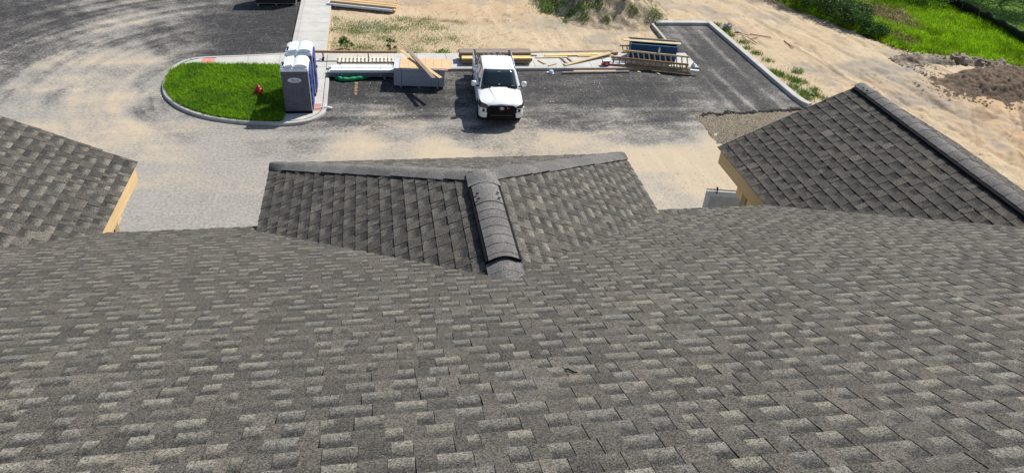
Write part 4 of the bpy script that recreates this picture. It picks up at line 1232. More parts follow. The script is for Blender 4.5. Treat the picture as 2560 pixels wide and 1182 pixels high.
# seats seen faintly through the side glass, steering wheel
mb = MB()
for x in (-.4, .4):
    mb.box((x, 2.55, 1.30), (.48, .14, .62), Matrix.Rotation(R(-12), 3, 'X')); mb.box((x, 2.60, 1.68), (.24, .10, .16))
mb.box((0, 3.45, 1.3), (1.4, .14, .6)); mb.build('seat', M_SEAT, trk, bevel=.03)
# roof aerial
mb = MB(); mb.box((.06, 3.72, zr + .07), (.05, .16, .04), taper=(.6, .4)); mb.build('roof_aerial', M_BLACK, trk)
# wheels
M_RIM = plain('dark_rim', (0.10, 0.10, 0.105), .35, .8)
for s in (-1, 1):
    for y in (1.0, 4.72):
        w = bpy.data.objects.new('wheel', None); COL.objects.link(w); w.parent = trk; w.location = (s * .885, y, .405)
        mb = MB(); mb.lathe([(.25, -.13), (.37, -.135), (.405, -.10), (.41, 0), (.405, .10), (.37, .135), (.25, .13)], 24, axis='x'); mb.build('tyre', M_RUBBER, w)
        mb = MB(); mb.lathe([(.08, s * .11), (.26, s * .10), (.26, -.10), (.08, -.10)], 16, axis='x')
        for k in range(6):
            a = k * math.pi / 3; mb.box((s * .118, .15 * math.cos(a), .15 * math.sin(a)), (.03, .05, .20), Matrix.Rotation(a - math.pi / 2, 3, 'X'))
        mb.build('rim', M_RIM, w)
        mb = MB(); rr_ = []
        for a in range(9):
            th_ = math.pi * a / 8; rr_.append([Vector((s * 1.022, y + r_ * math.cos(th_), .40 + r_ * math.sin(th_))) if False else Vector((s * x_, y + r_ * math.cos(th_), .42 + r_ * math.sin(th_))) for x_, r_ in ((.97, .45), (1.026, .455), (1.026, .485), (.97, .49))])
        mb.rings(rr_, 0, True, False); mb.build('wheel_arch', M_BLACK, trk)

# hard case lying in the truck bed
case = thing('tool_case', 'black ribbed hard case with silver latch sticking up out of the truck bed', 'tool case', (5.32 + .06 * 1 + 4.50 * math.sin(R(3.9)) - .12, 28.8 + 4.5 * math.cos(R(3.9)), .89), R(14))
mb = MB(); mb.box((0, 0, .33), (.95, .62, .62)); mb.build('case_body', M_LINER, case, bevel=.03)
mb = MB(); mb.box((0, 0, .70), (.98, .65, .12)); mb.build('lid', M_GREYPL, case, bevel=.03, loc=(0, 0, 0))
mb = MB()
for x in (-.3, 0, .3): mb.box((x, 0, .775), (.13, .5, .03))
mb.build('lid_rib', M_LINER, case, bevel=.01)
mb = MB(); mb.box((.18, -.12, .795), (.16, .09, .01)); mb.build('sticker', M_LAMP, case)
mb = MB(); mb.tube([(.30, -.36, .72), (.52, -.34, .74), (.52, -.05, .74)], .04, 8); mb.build('latch', M_CHROME, case)

# ================================================================ PORTABLE TOILETS
t = NT('toilet_grey'); p = t.pos(); n = t.noise(p, 5, 4); M_TGREY = t.fin(t.mix(t.ramp(n, .3, .7), (0.078, 0.088, 0.115), (0.098, 0.107, 0.133)), .5, spec=.3)
t = NT('toilet_blue'); M_TBLUE = t.fin((0.018, 0.045, 0.26), .45, spec=.35)
t = NT('toilet_white'); n = t.noise(t.pos(), 4, 3); M_TWHITE = t.fin(t.mix(t.ramp(n, .3, .7), (0.68, 0.73, 0.78), (0.76, 0.80, 0.83)), .45, spec=.35)
t = NT('decal_white'); M_DECAL = t.fin((0.55, 0.60, 0.66), .5)
t = NT('decal_ink'); M_INK = t.fin((0.10, 0.15, 0.22), .5)
def toilet(x, y, label, cat='portable toilet'):
    o = thing('portable_toilet', label, cat, (x, y, ZS), R(0), 'portable toilets on the island')
    W, Dp, Hh = 1.13, 1.16, 1.98
    mb = MB(); mb.box((0, 0, .05), (W + .05, Dp + .05, .10)); mb.build('skid', M_BLACK, o, bevel=.012)
    mb = MB()
    mb.hexa([(-W / 2, -Dp / 2, .10), (W / 2, -Dp / 2, .10), (W / 2, Dp / 2, .10), (-W / 2, Dp / 2, .10), (-W / 2 - .005, -Dp / 2 - .01, Hh), (W / 2 - .02, -Dp / 2 - .01, Hh), (W / 2 - .02, Dp / 2 + .01, Hh), (-W / 2 - .005, Dp / 2 + .01, Hh)])
    mb.build('cabin', M_TGREY, o, bevel=.015)
    # moulded ribs and an X crease low on each side wall
    for s in (-1, 1):
        yy = s * (Dp / 2 + .006)
        def rib(c, size, rot=None):
            mb = MB(); mb.box((0, 0, 0), size, rot); mb.build('side_rib', M_TGREY, o, loc=c, bevel=.006)
        for x_ in (-.16, .02, .20, .30): rib((x_, yy, .98), (.022, .022, .50))
        for x_ in (-W / 2 + .05, W / 2 - .05): rib((x_, yy, 1.02), (.04, .02, 1.75))
        rib((0, yy, 1.80), (W - .12, .02, .03)); rib((0, yy, .20), (W - .1, .02, .05))
        for a in (18, -18): rib((0, yy + s * a * .0001, .45), (.95, .016, .018), Matrix.Rotation(R(a), 3, 'Y'))
    # oval maker's sign
    for s in (-1,):
        mb = MB(); n = 28
        mb.rings([[Vector((-.03 + .29 * math.cos(2 * math.pi * k / n), s * (Dp / 2 + d), 1.56 + .115 * math.sin(2 * math.pi * k / n))) for k in range(n)] for d in (.012, .022)], 0, True, False)
        bm_ = mb.build('sign', M_DECAL, o)
        bm = bmesh.new(); bm.from_mesh(bm_.data); bmesh.ops.recalc_face_normals(bm, faces=bm.faces); bm.to_mesh(bm_.data); bm.free()
        mb = MB()
        yk = s * (Dp / 2 + .0235)
        mb.box((-.17, yk, 1.578), (.014, .003, .036))
        for x_, w_, z_, h_ in ((-.10, .085, 1.57, .018), (-.02, .05, 1.57, .026), (.10, .15, 1.572, .024), (-.12, .11, 1.605, .016), (-.02, .32, 1.513, .016), (-.14, .05, 1.547, .012), (-.03, .05, 1.545, .012), (.13, .05, 1.545, .012)):
            mb.box((x_, yk, z_), (w_, .003, h_))
        mb.build('sign_print', M_INK, bm_)
    # roof: white tub with a barrel half and a ribbed half, vent pipe stub
    mb = MB(); mb.hexa([(-W / 2 - .05, -Dp / 2 - .06, Hh - .02), (W / 2 + .03, -Dp / 2 - .06, Hh - .02), (W / 2 + .03, Dp / 2 + .06, Hh - .02), (-W / 2 - .05, Dp / 2 + .06, Hh - .02), (-W / 2 - .01, -Dp / 2 - .01, Hh + .11), (W / 2 - .01, -Dp / 2 - .01, Hh + .11), (W / 2 - .01, Dp / 2 + .01, Hh + .11), (-W / 2 - .01, Dp / 2 + .01, Hh + .11)])
    rf = mb.build('roof', M_TWHITE, o, bevel=.02)
    mb = MB(); n = 12; rr = []
    for k in range(n + 1):
        a = math.pi * k / n
        rr.append([Vector((.26 - .30 * math.cos(a), yy, Hh + .10 + .17 * math.sin(a) ** .8)) for yy in (-.53, .53)])
    prof = [r[0] for r in rr]
    mb.rings([[Vector((q.x, yy, q.z)) for q in prof] for yy in (-.53, -.52, .52, .53)], 0, True, True)
    mb.build('roof_barrel', M_TWHITE, rf, sharp=50)
    mb = MB()
    mb.rings([[Vector((x_, yy, z_)) for x_, z_ in ((-.54, Hh + .10), (-.52, Hh + .16), (-.30, Hh + .22), (-.06, Hh + .25), (-.045, Hh + .10))] for yy in (-.53, .53)], 0, True, False)
    mb.build('roof_slope', M_TWHITE, rf, bevel=.012)
    for x_ in (-.42, -.32, -.22, -.12):
        mb = MB(); mb.box((x_, 0, Hh + .185 + (x_ + .42) * .16 + .022), (.030, 1.03, .03), Matrix.Rotation(R(-9), 3, 'Y')); mb.build('roof_rib', M_TWHITE, rf, bevel=.008)
    mb = MB(); mb.lathe([(.05, Hh + .05), (.05, Hh + .27), (.065, Hh + .27), (.065, Hh + .31), (.03, Hh + .32)], 12, (-.46, -.36, 0)); mb.build('vent_pipe', M_GREYPL, rf)
    mb = MB(); mb.box((-.28, -Dp / 2 - .045, Hh + .03), (.44, .02, .022)); mb.build('roof_slot', M_LAMPW, rf)
    # blue arched door in a blue frame on the east side
    mb = MB()
    def door(xo, y0, y1, zt, th):
        pr = [(y0, .12), (y1, .12), (y1, zt - .2)]
        for k in range(1, 8):
            a = math.pi * k / 8
            pr.append(((y0 + y1) / 2 + (y1 - y0) / 2 * math.cos(a), zt - .2 + .2 * math.sin(a)))
        pr.append((y0, zt - .2))
        return [[Vector((x_, yy, z_)) for yy, z_ in pr] for x_ in (xo, xo + th)]
    mb.rings(door(W / 2 - .03, -.56, .56, 2.16, .06), 0, True, False); mb.build('door_frame', M_TWHITE, o)
    mb = MB(); mb.rings(door(W / 2 + .02, -.50, .50, 2.10, .055), 0, True, False); d = mb.build('door', M_TBLUE, o)
    for b in (d, ):
        bm = bmesh.new(); bm.from_mesh(b.data); bmesh.ops.recalc_face_normals(bm, faces=bm.faces); bm.to_mesh(b.data); bm.free()
    mb = MB()
    for z_ in (.55, 1.0, 1.45): mb.box((W / 2 + .082, 0, z_), (.016, .72, .30))
    mb.build('door_panel', M_TBLUE, d, bevel=.006)
    mb = MB(); mb.box((W / 2 + .10, .40, 1.05), (.05, .07, .14)); mb.build('handle', M_BLACK, d, bevel=.01)
    mb = MB()
    for z_ in (.45, 1.1, 1.75): mb.box((W / 2 + .075, -.52, z_), (.03, .05, .10))
    mb.build('hinge', M_BLACK, d)
    return o
toilet(-3.56, 30.86, 'grey portable toilet with white roof and oval sign, beside the hydrant lawn')
toilet(-3.50, 32.66, 'portable toilet standing behind the one with the oval sign, blue door')

# ================================================================ FIRE HYDRANT
t = NT('hydrant_red'); n = t.noise(t.pos(), 9, 3); M_HYD = t.fin(t.mix(t.ramp(n, .3, .7), (0.36, 0.022, 0.02), (0.46, 0.035, 0.03)), .4, spec=.4)
hy = thing('fire_hydrant', 'red fire hydrant standing in the green island lawn', 'fire hydrant', (-5.48, 32.26, ZS), R(25))
mb = MB(); mb.lathe([(.16, 0), (.16, .03), (.115, .04), (.11, .25), (.14, .265), (.14, .30)], 18); mb.build('barrel', M_HYD, hy, sharp=40)
mb = MB(); mb.lathe([(.15, .30), (.15, .33), (.13, .345), (.12, .40), (.085, .45), (.04, .475), (.035, .51), (.0, .515)], 18); mb.build('bonnet', M_HYD, hy, sharp=40)
for a, r_, l_ in ((0, .06, .20), (180, .06, .20), (-90, .085, .24)):
    mb = MB(); mb.lathe([(r_ * .8, .08), (r_ * .8, l_ - .06), (r_, l_ - .06), (r_, l_), (r_ * .4, l_ + .01), (r_ * .35, l_ + .04)], 12, (0, 0, 0), axis='x')
    q = mb.build('nozzle_cap', M_HYD, hy, loc=(0, 0, .20), sharp=40); q.rotation_euler.z = R(a)

# ================================================================ BOARDS, STACKS AND SITE STUFF
def board(name, a, b, w, th, mat, label=None, cat='board', parent=None, roll=0.0, bevel=.003, group=None):
    """a board from a to b (points of its centre line at mid thickness); local x runs along it"""
    a, b = Vector(a), Vector(b); d = b - a; L = d.length
    mb = MB(); mb.box((0, 0, 0), (L, w, th))
    o = mb.build(name, mat, parent, bevel=bevel)
    o.location = (a + b) / 2
    ex = d.normalized(); ey = Vector((0, 0, 1)).cross(ex).normalized(); ez = ex.cross(ey)
    Mx = Matrix((ex, ey, ez)).transposed() @ Matrix.Rotation(roll, 3, 'X')
    o.rotation_euler = Mx.to_euler()
    if label: tag(o, label, cat, group)
    return o

# sheet stack under an OSB lid
M_SHEET = plain('grey_wrapped_sheets', (0.29, 0.32, 0.385), .5, var=.06)
M_SHEETL = plain('pale_sheet_edge', (0.52, 0.54, 0.60), .6, var=.08)
t = NT('strand_board'); o_ = t.obj()
f1 = t.voro(t.mapping(o_, (5, 16, 1)), 2.2, 'Color'); f2 = t.voro(t.mapping(o_, (4, 18, 1), (0, 0, R(50))), 2.4, 'Color')
c = t.mix(t.sep(f1)[0], (0.52, 0.31, 0.16), (0.72, 0.54, 0.34)); c = t.mix(t.ramp(t.sep(f2)[1], .5, .7, 0, .7), c, (0.64, 0.44, 0.26))
xx = t.sep(o_)[0]
ln = t.math('ABSOLUTE', t.math('SUBTRACT', t.math('FRACT', t.math('ADD', t.math('MULTIPLY', xx, 2.46), .5)), .5))
c = t.mix(t.ramp(ln, .018, .008, 0, .75), c, (0.16, 0.08, 0.04))
M_OSB = t.fin(c, .85, spec=.15)
ss = thing('sheet_stack', 'banded stack of grey sheets with an orange strand board lid, beside the white pickup', 'sheet stack', (2.01, 33.80, .012), R(-5.5))
mb = MB()
for x_ in (-.9, 0, .9): mb.box((x_, 0, .05), (.1, 1.3, .10))
mb.build('skid', M_GREYW, ss)
for k in range(7):
    mb = MB(); mb.box((RNG.uniform(-.006, .006), RNG.uniform(-.006, .006), .10 + .126 * (k + .5)), (2.46, 1.30, .1235)); mb.build('sheet_pack', M_SHEET, ss, bevel=.003)
mb = MB(); mb.box((0, 0, .995), (2.46, 1.29, .016)); mb.build('top_sheet', M_SHEETL, ss)
mb = MB(); mb.box((0, 0, 0), (2.50, 1.28, .02)); mb.build('strand_board', M_OSB, ss, loc=(.28, .03, 1.016), rz=R(.8))
mb = MB(); mb.box((.2, 0, 0), (2.2, 1.2, .02)); mb.build('strand_board', M_OSB, ss, loc=(.10, -.06, .9935 - .012), rz=R(-1.5))
M_STRAP = plain('dark_strap', (0.02, 0.05, 0.06), .5)
for x_ in (-.86, .95):
    mb = MB(); mb.box((x_, -.655, .54), (.022, .006, .91)); mb.box((x_, .655, .54), (.022, .006, .91)); mb.build('strap', M_STRAP, ss)
mb = MB(); mb.box((.60, -.653, .42), (.008, .004, .66)); mb.build('seam', M_STRAP, ss)
board('loose_board', (1.14, 35.42, 1.10), (2.88, 31.79, 1.12), .18, .03, M_PINE, 'orange pine board lying across the strand board lid', 'board')
board('loose_board', (1.44, 35.65, 1.14), (2.545, 31.69, 1.155), .19, .03, M_GREYW, 'weathered grey board crossing over the orange pine board', 'board')

# white trim boards, bundled
M_WTRIM = plain('white_pvc', (0.72, 0.76, 0.79), .45, var=.05)
M_GWRAP = plain('grey_wrap', (0.13, 0.15, 0.17), .5)
tb = thing('trim_bundle', 'strapped bundle of long white trim boards above the green sleeve', 'trim bundle', (-.80, 34.72, .012), R(-1.2))
mb = MB()
for x_ in (-1.2, -.1, 1.1): mb.box((x_, -.02, .06), (.1, .9, .12))
mb.build('skid', M_GREYW, tb)
mb = MB(); mb.box((-.03, -.10, .235), (3.22, .62, .23)); mb.build('wrapped_core', M_GWRAP, tb, bevel=.015)
k = 0
for row, (y0, z0, nb, ln) in enumerate(((-.36, .375, 6, 3.1), (-.32, .43, 5, 3.12), (.26, .30, 3, 3.05), (.30, .37, 2, 2.98))):
    for i in range(nb):
        mb = MB(); L = ln + RNG.uniform(-.05, .05)
        mb.box((0, 0, 0), (L, .112, .046)); mb.build('trim_board', M_WTRIM, tb, loc=(RNG.uniform(-.08, .08), y0 + i * .126, z0 + RNG.uniform(-.012, .012)), bevel=.006)
M_TEAL = plain('teal_strap', (0.28, 0.50, 0.52), .5)
for x_ in (-.98, .92):
    mb = MB(); mb.box((x_, -.08, .459), (.03, .70, .006)); mb.box((x_, -.425, .30), (.03, .006, .32)); mb.build('strap', M_TEAL, tb)
mb = MB(); mb.box((-.10, -.10, .4545), (.30, .30, .004)); mb.build('paper_label', plain('grey_paper', (0.38, 0.37, 0.42), .8, var=.3, scale=20), tb)

# green sleeve lying on the asphalt
t = NT('green_sleeve'); p = t.pos(); n = t.noise(p, 7, 3); w2 = t.noise(t.mapping(p, (1, 6, 1)), 6, 3)
t.bump(w2, .6, .02)
M_GREEN = t.fin(t.mix(t.ramp(n, .3, .7), (0.006, 0.20, 0.075), (0.012, 0.30, 0.115)), .5, spec=.3)
path = fine_open([(-2.06, 34.66), (-2.04, 34.38), (-1.88, 34.16), (-1.66, 34.05), (-1.28, 34.12), (-.83, 34.26), (-.54, 34.48), (-.18, 34.68)], 5)
gs = MB(); n_ = len(path)
gs.tube([(x, y, .115 + .012 * math.sin(i * .9)) for i, (x, y) in enumerate(path)], [.04 if i in (0, n_ - 1) else .105 + .016 * math.sin(i * 1.35) + .006 * math.sin(i * 3.1) for i in range(n_)], 12)
tag(gs.build('sleeve', M_GREEN, loc=(0, 0, 0)), 'green stuffed sleeve bent like a hook on the asphalt', 'sleeve')

# slatted wooden frame and long rail on sawhorse brackets, on the sidewalk
M_CREAM = plain('primed_slats', (0.66, 0.60, 0.48), .7)
lf = thing('slatted_frame', 'low wooden frame with a row of pale slats lying behind the white trim bundle', 'wooden frame', (-.80, 35.86, ZS))
board('rail', (-1.25, .10, .275), (1.75, .04, .275), .06, .09, M_PALE, parent=lf)
board('rail', (-1.25, -.40, .275), (1.75, -.46, .275), .06, .09, M_GREYW, parent=lf)
for k in range(15):
    x_ = -1.1 + k * .192
    board('slat', (x_, .16, .345), (x_ - .01, -.50, .345), .105, .03, M_CREAM, parent=lf)
for x_ in (-1.1, 1.6):
    for y_ in (.06, -.38): board('leg', (x_, y_, .0), (x_, y_ + .001, .26), .05, .05, M_GREYW, parent=lf)
rb = thing('handrail', 'long brown handrail on dark iron brackets along the sidewalk behind the toilets', 'handrail', (-1.5, 36.62, ZS))
board('rail', (-1.8, -.02, .42), (2.5, -.10, .42), .11, .11, M_BROWNW, parent=rb)
for x_ in (-1.28, 1.02):
    mb = MB(); mb.box((x_, .02, .20), (.05, .06, .40)); mb.box((x_, .02, .02), (.10, .42, .03)); mb.box((x_ - .002, .21, .16), (.04, .05, .26)); mb.build('bracket', M_BLACK, rb, bevel=.005)

# lumber stack behind the truck
ls = thing('lumber_stack', 'stack of brown and yellow lumber on the sidewalk behind the pickup truck', 'lumber stack', (6.2, 36.25, ZS))
for x_ in (-1.5, 0, 1.5): board('bearer', (x_, -.55, .045), (x_, .6, .045), .09, .09, M_GREYW, parent=ls)
for lay_ in range(4):
    for c_ in range(2):
        y_ = -.42 + c_ * .20
        mat = M_YELW if lay_ == 3 else (M_BROWNW if (lay_ + c_) % 2 else M_GREYW)
        board('lumber_board', (-1.86 + RNG.uniform(-.05, .05), y_, .13 + .07 * lay_), (1.86 + RNG.uniform(-.05, .05), y_, .13 + .07 * lay_), .19, .064, mat, parent=ls)
for lay_ in range(6):
    for c_ in range(3):
        y_ = .02 + c_ * .20
        board('lumber_board', (-1.92 + RNG.uniform(-.04, .04), y_, .13 + .07 * lay_), (1.90 + RNG.uniform(-.04, .04), y_, .13 + .07 * lay_), .19, .064, M_GREYW if lay_ > 3 else random.choice([M_GREYW, M_BROWNW]), parent=ls)

# loose boards on the sidewalk, each its own thing
z1 = ZS + .03
for nm, a, b, w, th, mt, lb in (
    ('loose_board', (8.28, 37.50, z1), (13.1, 37.56, z1 + .05), .13, .04, M_GREYW, 'thin long weathered board at the soil edge behind the loose lumber'),
    ('loose_board', (9.05, 36.93, z1 + .02), (12.9, 37.12, z1 + .03), .20, .05, M_YELW, 'long bright yellow board lying along the sidewalk'),
    ('loose_board', (8.50, 36.70, z1), (10.3, 36.78, z1), .14, .04, M_PALE, 'pale board tucked in front of the long bright yellow board'),
    ('loose_board', (10.9, 36.86, z1), (13.0, 36.98, z1), .14, .04, M_PINE, 'pine board lying in front of the yellow board near the blue bin'),
    ('loose_board', (9.86, 35.62, z1), (12.80, 37.02, z1 + .12), .24, .05, M_PALE, 'wide pale board lying askew across the sidewalk'),
    ('loose_board', (8.56, 36.34, z1), (8.84, 35.80, z1), .12, .04, M_PALE, 'short offcut lying askew right behind the hard hat'),
    ('loose_board', (8.95, 35.56, z1), (9.45, 35.84, z1), .10, .04, M_PINE, 'short offcut near the curb behind the hard hat'),
    ('loose_board', (9.90, 36.69, z1 - .01), (10.06, 35.74, z1 + .02), .10, .05, M_GREYW, 'grey stick under the wide askew board'),
    ('loose_board', (10.26, 36.62, z1), (10.42, 36.05, z1), .10, .05, M_BROWNW, 'brown offcut between the grey stick and the askew board'),
    ('loose_board', (8.26, 37.02, z1), (8.62, 37.0, z1), .10, .04, M_GREYW, 'short grey offcut beside the lumber stack end'),
    ('loose_board', (12.2, 36.62, z1), (12.55, 36.2, z1), .09, .05, M_BROWNW, 'brown offcut just behind the red cooler'),
    ('loose_board', (12.62, 37.12, z1 + .04), (13.3, 37.2, z1 + .05), .14, .14, M_GREYW, 'grey beam end lying at the tip of the askew board'),
    ('loose_board', (9.58, 34.84, .06), (13.30, 34.94, .06), .13, .09, M_GREYW, 'long grey beam on the asphalt along the curb'),
    ('loose_board', (10.24, 35.06, .05), (12.6, 35.06, .05), .12, .07, M_PALE, 'pale board lying between the long grey beam and the curb'),
    ('loose_board', (13.80, 34.98, .04), (13.93, 34.86, .04), .10, .05, M_PALE, 'small pale block on the asphalt beside the long grey beam'),
    ('loose_board', (14.80, 34.86, .04), (14.92, 34.55, .04), .08, .05, M_PALE, 'small pale stick on the asphalt in front of the ladder frames'),
    ('loose_board', (12.0, 35.85, z1), (14.0, 35.60, z1), .09, .05, M_WTRIM, 'white trim strip on the sidewalk beside the red cooler'),
    ('loose_board', (12.4, 36.1, z1), (13.9, 35.95, z1), .09, .05, M_WTRIM, 'white trim strip half under the ladder frames'),
):
    board(nm, a, b, w, th, mt, lb, 'board')

# blue bin with boards over it and ladder-like frames leaning on it
M_BLUE = plain('blue_steel', (0.004, 0.045, 0.125), .5, var=.12)
M_BLUED = plain('blue_steel_rim', (0.02, 0.10, 0.17), .5, var=.1)
bl = thing('blue_bin', 'long deep blue steel bin buried under boards near the bay', 'bin', (15.10, 36.62, ZS), R(-12))
L, Wd, Hh = 2.55, .85, .86
for nm, c, s in (('side_wall', (0, -Wd / 2, Hh / 2), (L, .04, Hh)), ('side_wall', (0, Wd / 2, Hh / 2), (L, .04, Hh)), ('end_wall', (-L / 2 + .022, 0, Hh / 2), (.04, Wd - .044, Hh - .004)), ('end_wall', (L / 2 - .022, 0, Hh / 2), (.04, Wd - .044, Hh - .004)), ('bin_floor', (0, 0, .03), (L - .09, Wd - .05, .05))):
    mb = MB(); mb.box((0, 0, 0), s); mb.build(nm, M_BLUE, bl, loc=c)
mb = MB()
for y_ in (-Wd / 2, Wd / 2): mb.box((0, y_, Hh + .021), (L + .04, .07, .04))
for x_ in (-L / 2, L / 2): mb.box((x_, 0, Hh + .0195), (.06, Wd - .08, .036))
mb.build('rim', M_BLUED, bl, bevel=.006)
board('loose_board', (13.42, 36.95, 1.10), (16.56, 36.30, 1.10), .30, .035, M_PALE, 'wide pale plank lying on top of the blue bin', 'plank')
board('loose_board', (13.85, 37.36, 1.08), (16.66, 36.90, 1.05), .10, .04, M_GREYW, 'dark thin board laid along the far rim of the blue bin', 'board')
board('loose_board', (13.90, 37.24, 1.12), (16.60, 36.76, 1.10), .09, .03, M_GREYW, 'second thin dark board beside the wide plank on the bin', 'board')
def ladder(label, P0, P1, Q0, Q1, n, mat, matr, w=.09):
    """frame of two rails P0-P1 and Q0-Q1 joined by n rungs"""
    o = thing('ladder_frame', label, 'ladder frame', (Vector(P0) + Vector(Q1)) / 2)
    c = Vector(o.location)
    P0, P1, Q0, Q1 = (Vector(v) - c for v in (P0, P1, Q0, Q1))
    board('rail', P0, P1, .05, w, mat, parent=o); board('rail', Q0, Q1, .05, w, mat, parent=o)
    for k in range(n):
        u = (k + .5) / n
        a = P0.lerp(P1, u); b = Q0.lerp(Q1, u)
        board('rung', a + (b - a).normalized() * .02, b, .06, .045, matr, parent=o)
    return o
ladder('pale ladder-like wooden frame leaning against the front of the blue bin', (13.25, 36.05, .82), (16.62, 34.95, .86), (13.35, 35.62, .30), (16.60, 34.55, .34), 12, M_PALE, M_PALE)
ladder('brown ladder-like wooden frame lying in front of the pale one', (12.50, 35.86, .52), (16.50, 34.66, .55), (12.38, 35.62, .20), (16.62, 34.42, .16), 13, M_BROWNW, M_BROWNW, .11)
ladder('short grey ladder-like frame poking out behind the blue bin', (13.30, 37.0, .75), (14.3, 36.85, .75), (13.36, 36.72, .45), (14.3, 36.6, .45), 4, M_PALE, M_PALE)
for i, (xx_, yy_) in enumerate(((14.2, 35.35), (15.3, 35.05), (16.2, 34.8))):
    board('loose_board', (xx_ - .9, yy_ + .28, .22 + .02 * i), (xx_ + .9, yy_ - .30, .22 + .02 * i), .14, .06, M_WTRIM if i == 2 else M_GREYW, ('grey plank under the left end of the brown ladder frame', 'grey plank under the middle of the brown ladder frame', 'white plank under the far end of the brown ladder frame')[i], 'plank')
M_JUG = plain('white_plastic', (0.72, 0.75, 0.80), .4)
jg = thing('jug', 'white plastic jug on the asphalt at the end of the ladder frames', 'jug', (17.15, 35.42, .012))
mb = MB(); mb.lathe([(.10, 0), (.115, .02), (.115, .22), (.07, .29), (.03, .32)], 14); mb.build('bottle', M_JUG, jg, sharp=50)
mb = MB(); mb.lathe([(.033, .31), (.033, .35), (.0, .352)], 10); mb.build('cap', M_TBLUE, jg)
mb = MB(); mb.tube([(.04, 0, .29), (.12, 0, .26), (.115, 0, .16)], .014, 6); mb.build('handle', M_JUG, jg)
bo = thing('spray_bottle', 'small white bottle standing on the pale ladder frame', 'bottle', (15.05, 35.55, .90))
mb = MB(); mb.lathe([(.045, 0), (.05, .02), (.05, .16), (.02, .22)], 12); mb.build('bottle', M_JUG, bo, sharp=50)
mb = MB(); mb.lathe([(.018, .215), (.016, .28), (.0, .282)], 8); mb.build('nozzle', M_JUG, bo)
# red and white cooler
M_CRED = plain('cooler_red', (0.42, 0.022, 0.04), .45)
co = thing('cooler', 'small red cooler with white lid on the sidewalk', 'cooler', (12.16, 35.62, ZS), R(2))
mb = MB(); mb.box((0, 0, .12), (.37, .26, .24), taper=(1.04, 1.04)); mb.build('cooler_body', M_CRED, co, bevel=.02)
mb = MB(); mb.box((0, 0, .275), (.41, .30, .07)); mb.build('lid', M_JUG, co, bevel=.02)
mb = MB(); mb.box((0, -.145, .13), (.10, .012, .05)); mb.build('latch', M_JUG, co)
mb = MB(); mb.tube([(-.20, 0, .2), (-.205, 0, .33), (.205, 0, .33), (.20, 0, .2)], .012, 6); mb.build('handle', M_JUG, co)
# hard hat
ht = thing('hard_hat', 'white hard hat lying on the asphalt near the curb', 'hard hat', (8.98, 34.93, .012), R(-40))
mb = MB(); mb.lathe([(.0, .185), (.06, .178), (.10, .15), (.13, .09), (.138, .03), (.14, .02)][::-1], 20); mb.build('shell', M_WTRIM, ht, sharp=60)
mb = MB()
mb.rings([[Vector(((.15 + (.09 if abs(a - math.pi) < 1.1 else .015) * (math.cos(a - math.pi) if abs(a - math.pi) < 1.1 else 1)) * math.cos(a), .15 * math.sin(a), z)) for a in [2 * math.pi * k / 24 for k in range(24)]] for z in (.012, .022)], 0, True, False)
mb.build('brim', M_WTRIM, ht)
mb = MB(); mb.tube([(-.12, 0, .10), (-.06, 0, .185), (0, 0, .197), (.06, 0, .185), (.12, 0, .10)], .014, 6); mb.build('crest', M_WTRIM, ht)
# white fabric strip hanging from the toilet over the curb
hs = MB(); hs.tube([(-2.98, 30.64, .22), (-2.75, 30.70, .20), (-2.5, 30.77, .21), (-2.40, 30.81, .20), (-2.30, 30.88, .12), (-2.18, 30.97, .05)], [.02, .022, .026, .03, .045, .05], 8)
tag(hs.build('hose', M_JUG), 'thin white hose running from the toilet over the island curb', 'hose')

# dark load on a pallet at the top of the lot
pl_ = thing('pallet_load', 'dark wrapped load on a wooden pallet in the empty lot', 'pallet load', (-5.98, 46.25, .012), R(1))
for y_ in (-.55, -.3, 0, .3, .55):
    mb = MB(); mb.box((0, y_, .135), (2.42, .14, .025)); mb.build('pallet_slat', M_GREYW, pl_)
for x_ in (-1.05, 0, 1.05):
    mb = MB(); mb.box((x_, 0, .06), (.12, 1.2, .12)); mb.build('pallet_bearer', M_GREYW, pl_)
M_WRAP = plain('dark_wrap', (0.02, 0.024, 0.03), .4, var=.3)
mb = MB(); mb.box((0, 0, .98), (2.34, 1.15, 1.66), taper=(.98, .96)); mb.build('wrapped_load', M_WRAP, pl_, bevel=.03)
# long boards at the head of the walkway
ts = thing('lumber_stack', 'long pile of boards with a white sheet below, lying on the soil', 'lumber stack', (-.85, 45.35, 0), R(-16.5))
for x_ in (-1.5, 1.5): board('bearer', (x_, -.5, .06), (x_, .5, .06), .1, .12, M_GREYW, parent=ts)
mb = MB(); mb.box((0, 0, .19), (4.1, .95, .13)); mb.build('white_sheet_pack', M_SHEETL, ts, bevel=.006)
for lay_ in range(2):
    for c_ in range(4):
        board('lumber_board', (-1.9 + RNG.uniform(-.05, .05), -.18 + c_ * .20, .29 + .06 * lay_), (2.25 + RNG.uniform(-.06, .06), -.18 + c_ * .20, .29 + .06 * lay_), .19, .055, random.choice([M_PINE, M_BROWNW]), parent=ts)
board('loose_board', (-4.9, 46.72, .19), (-3.35, 46.95, .19), .42, .03, M_PINE, 'broad orange board lying over the walkway', 'board')

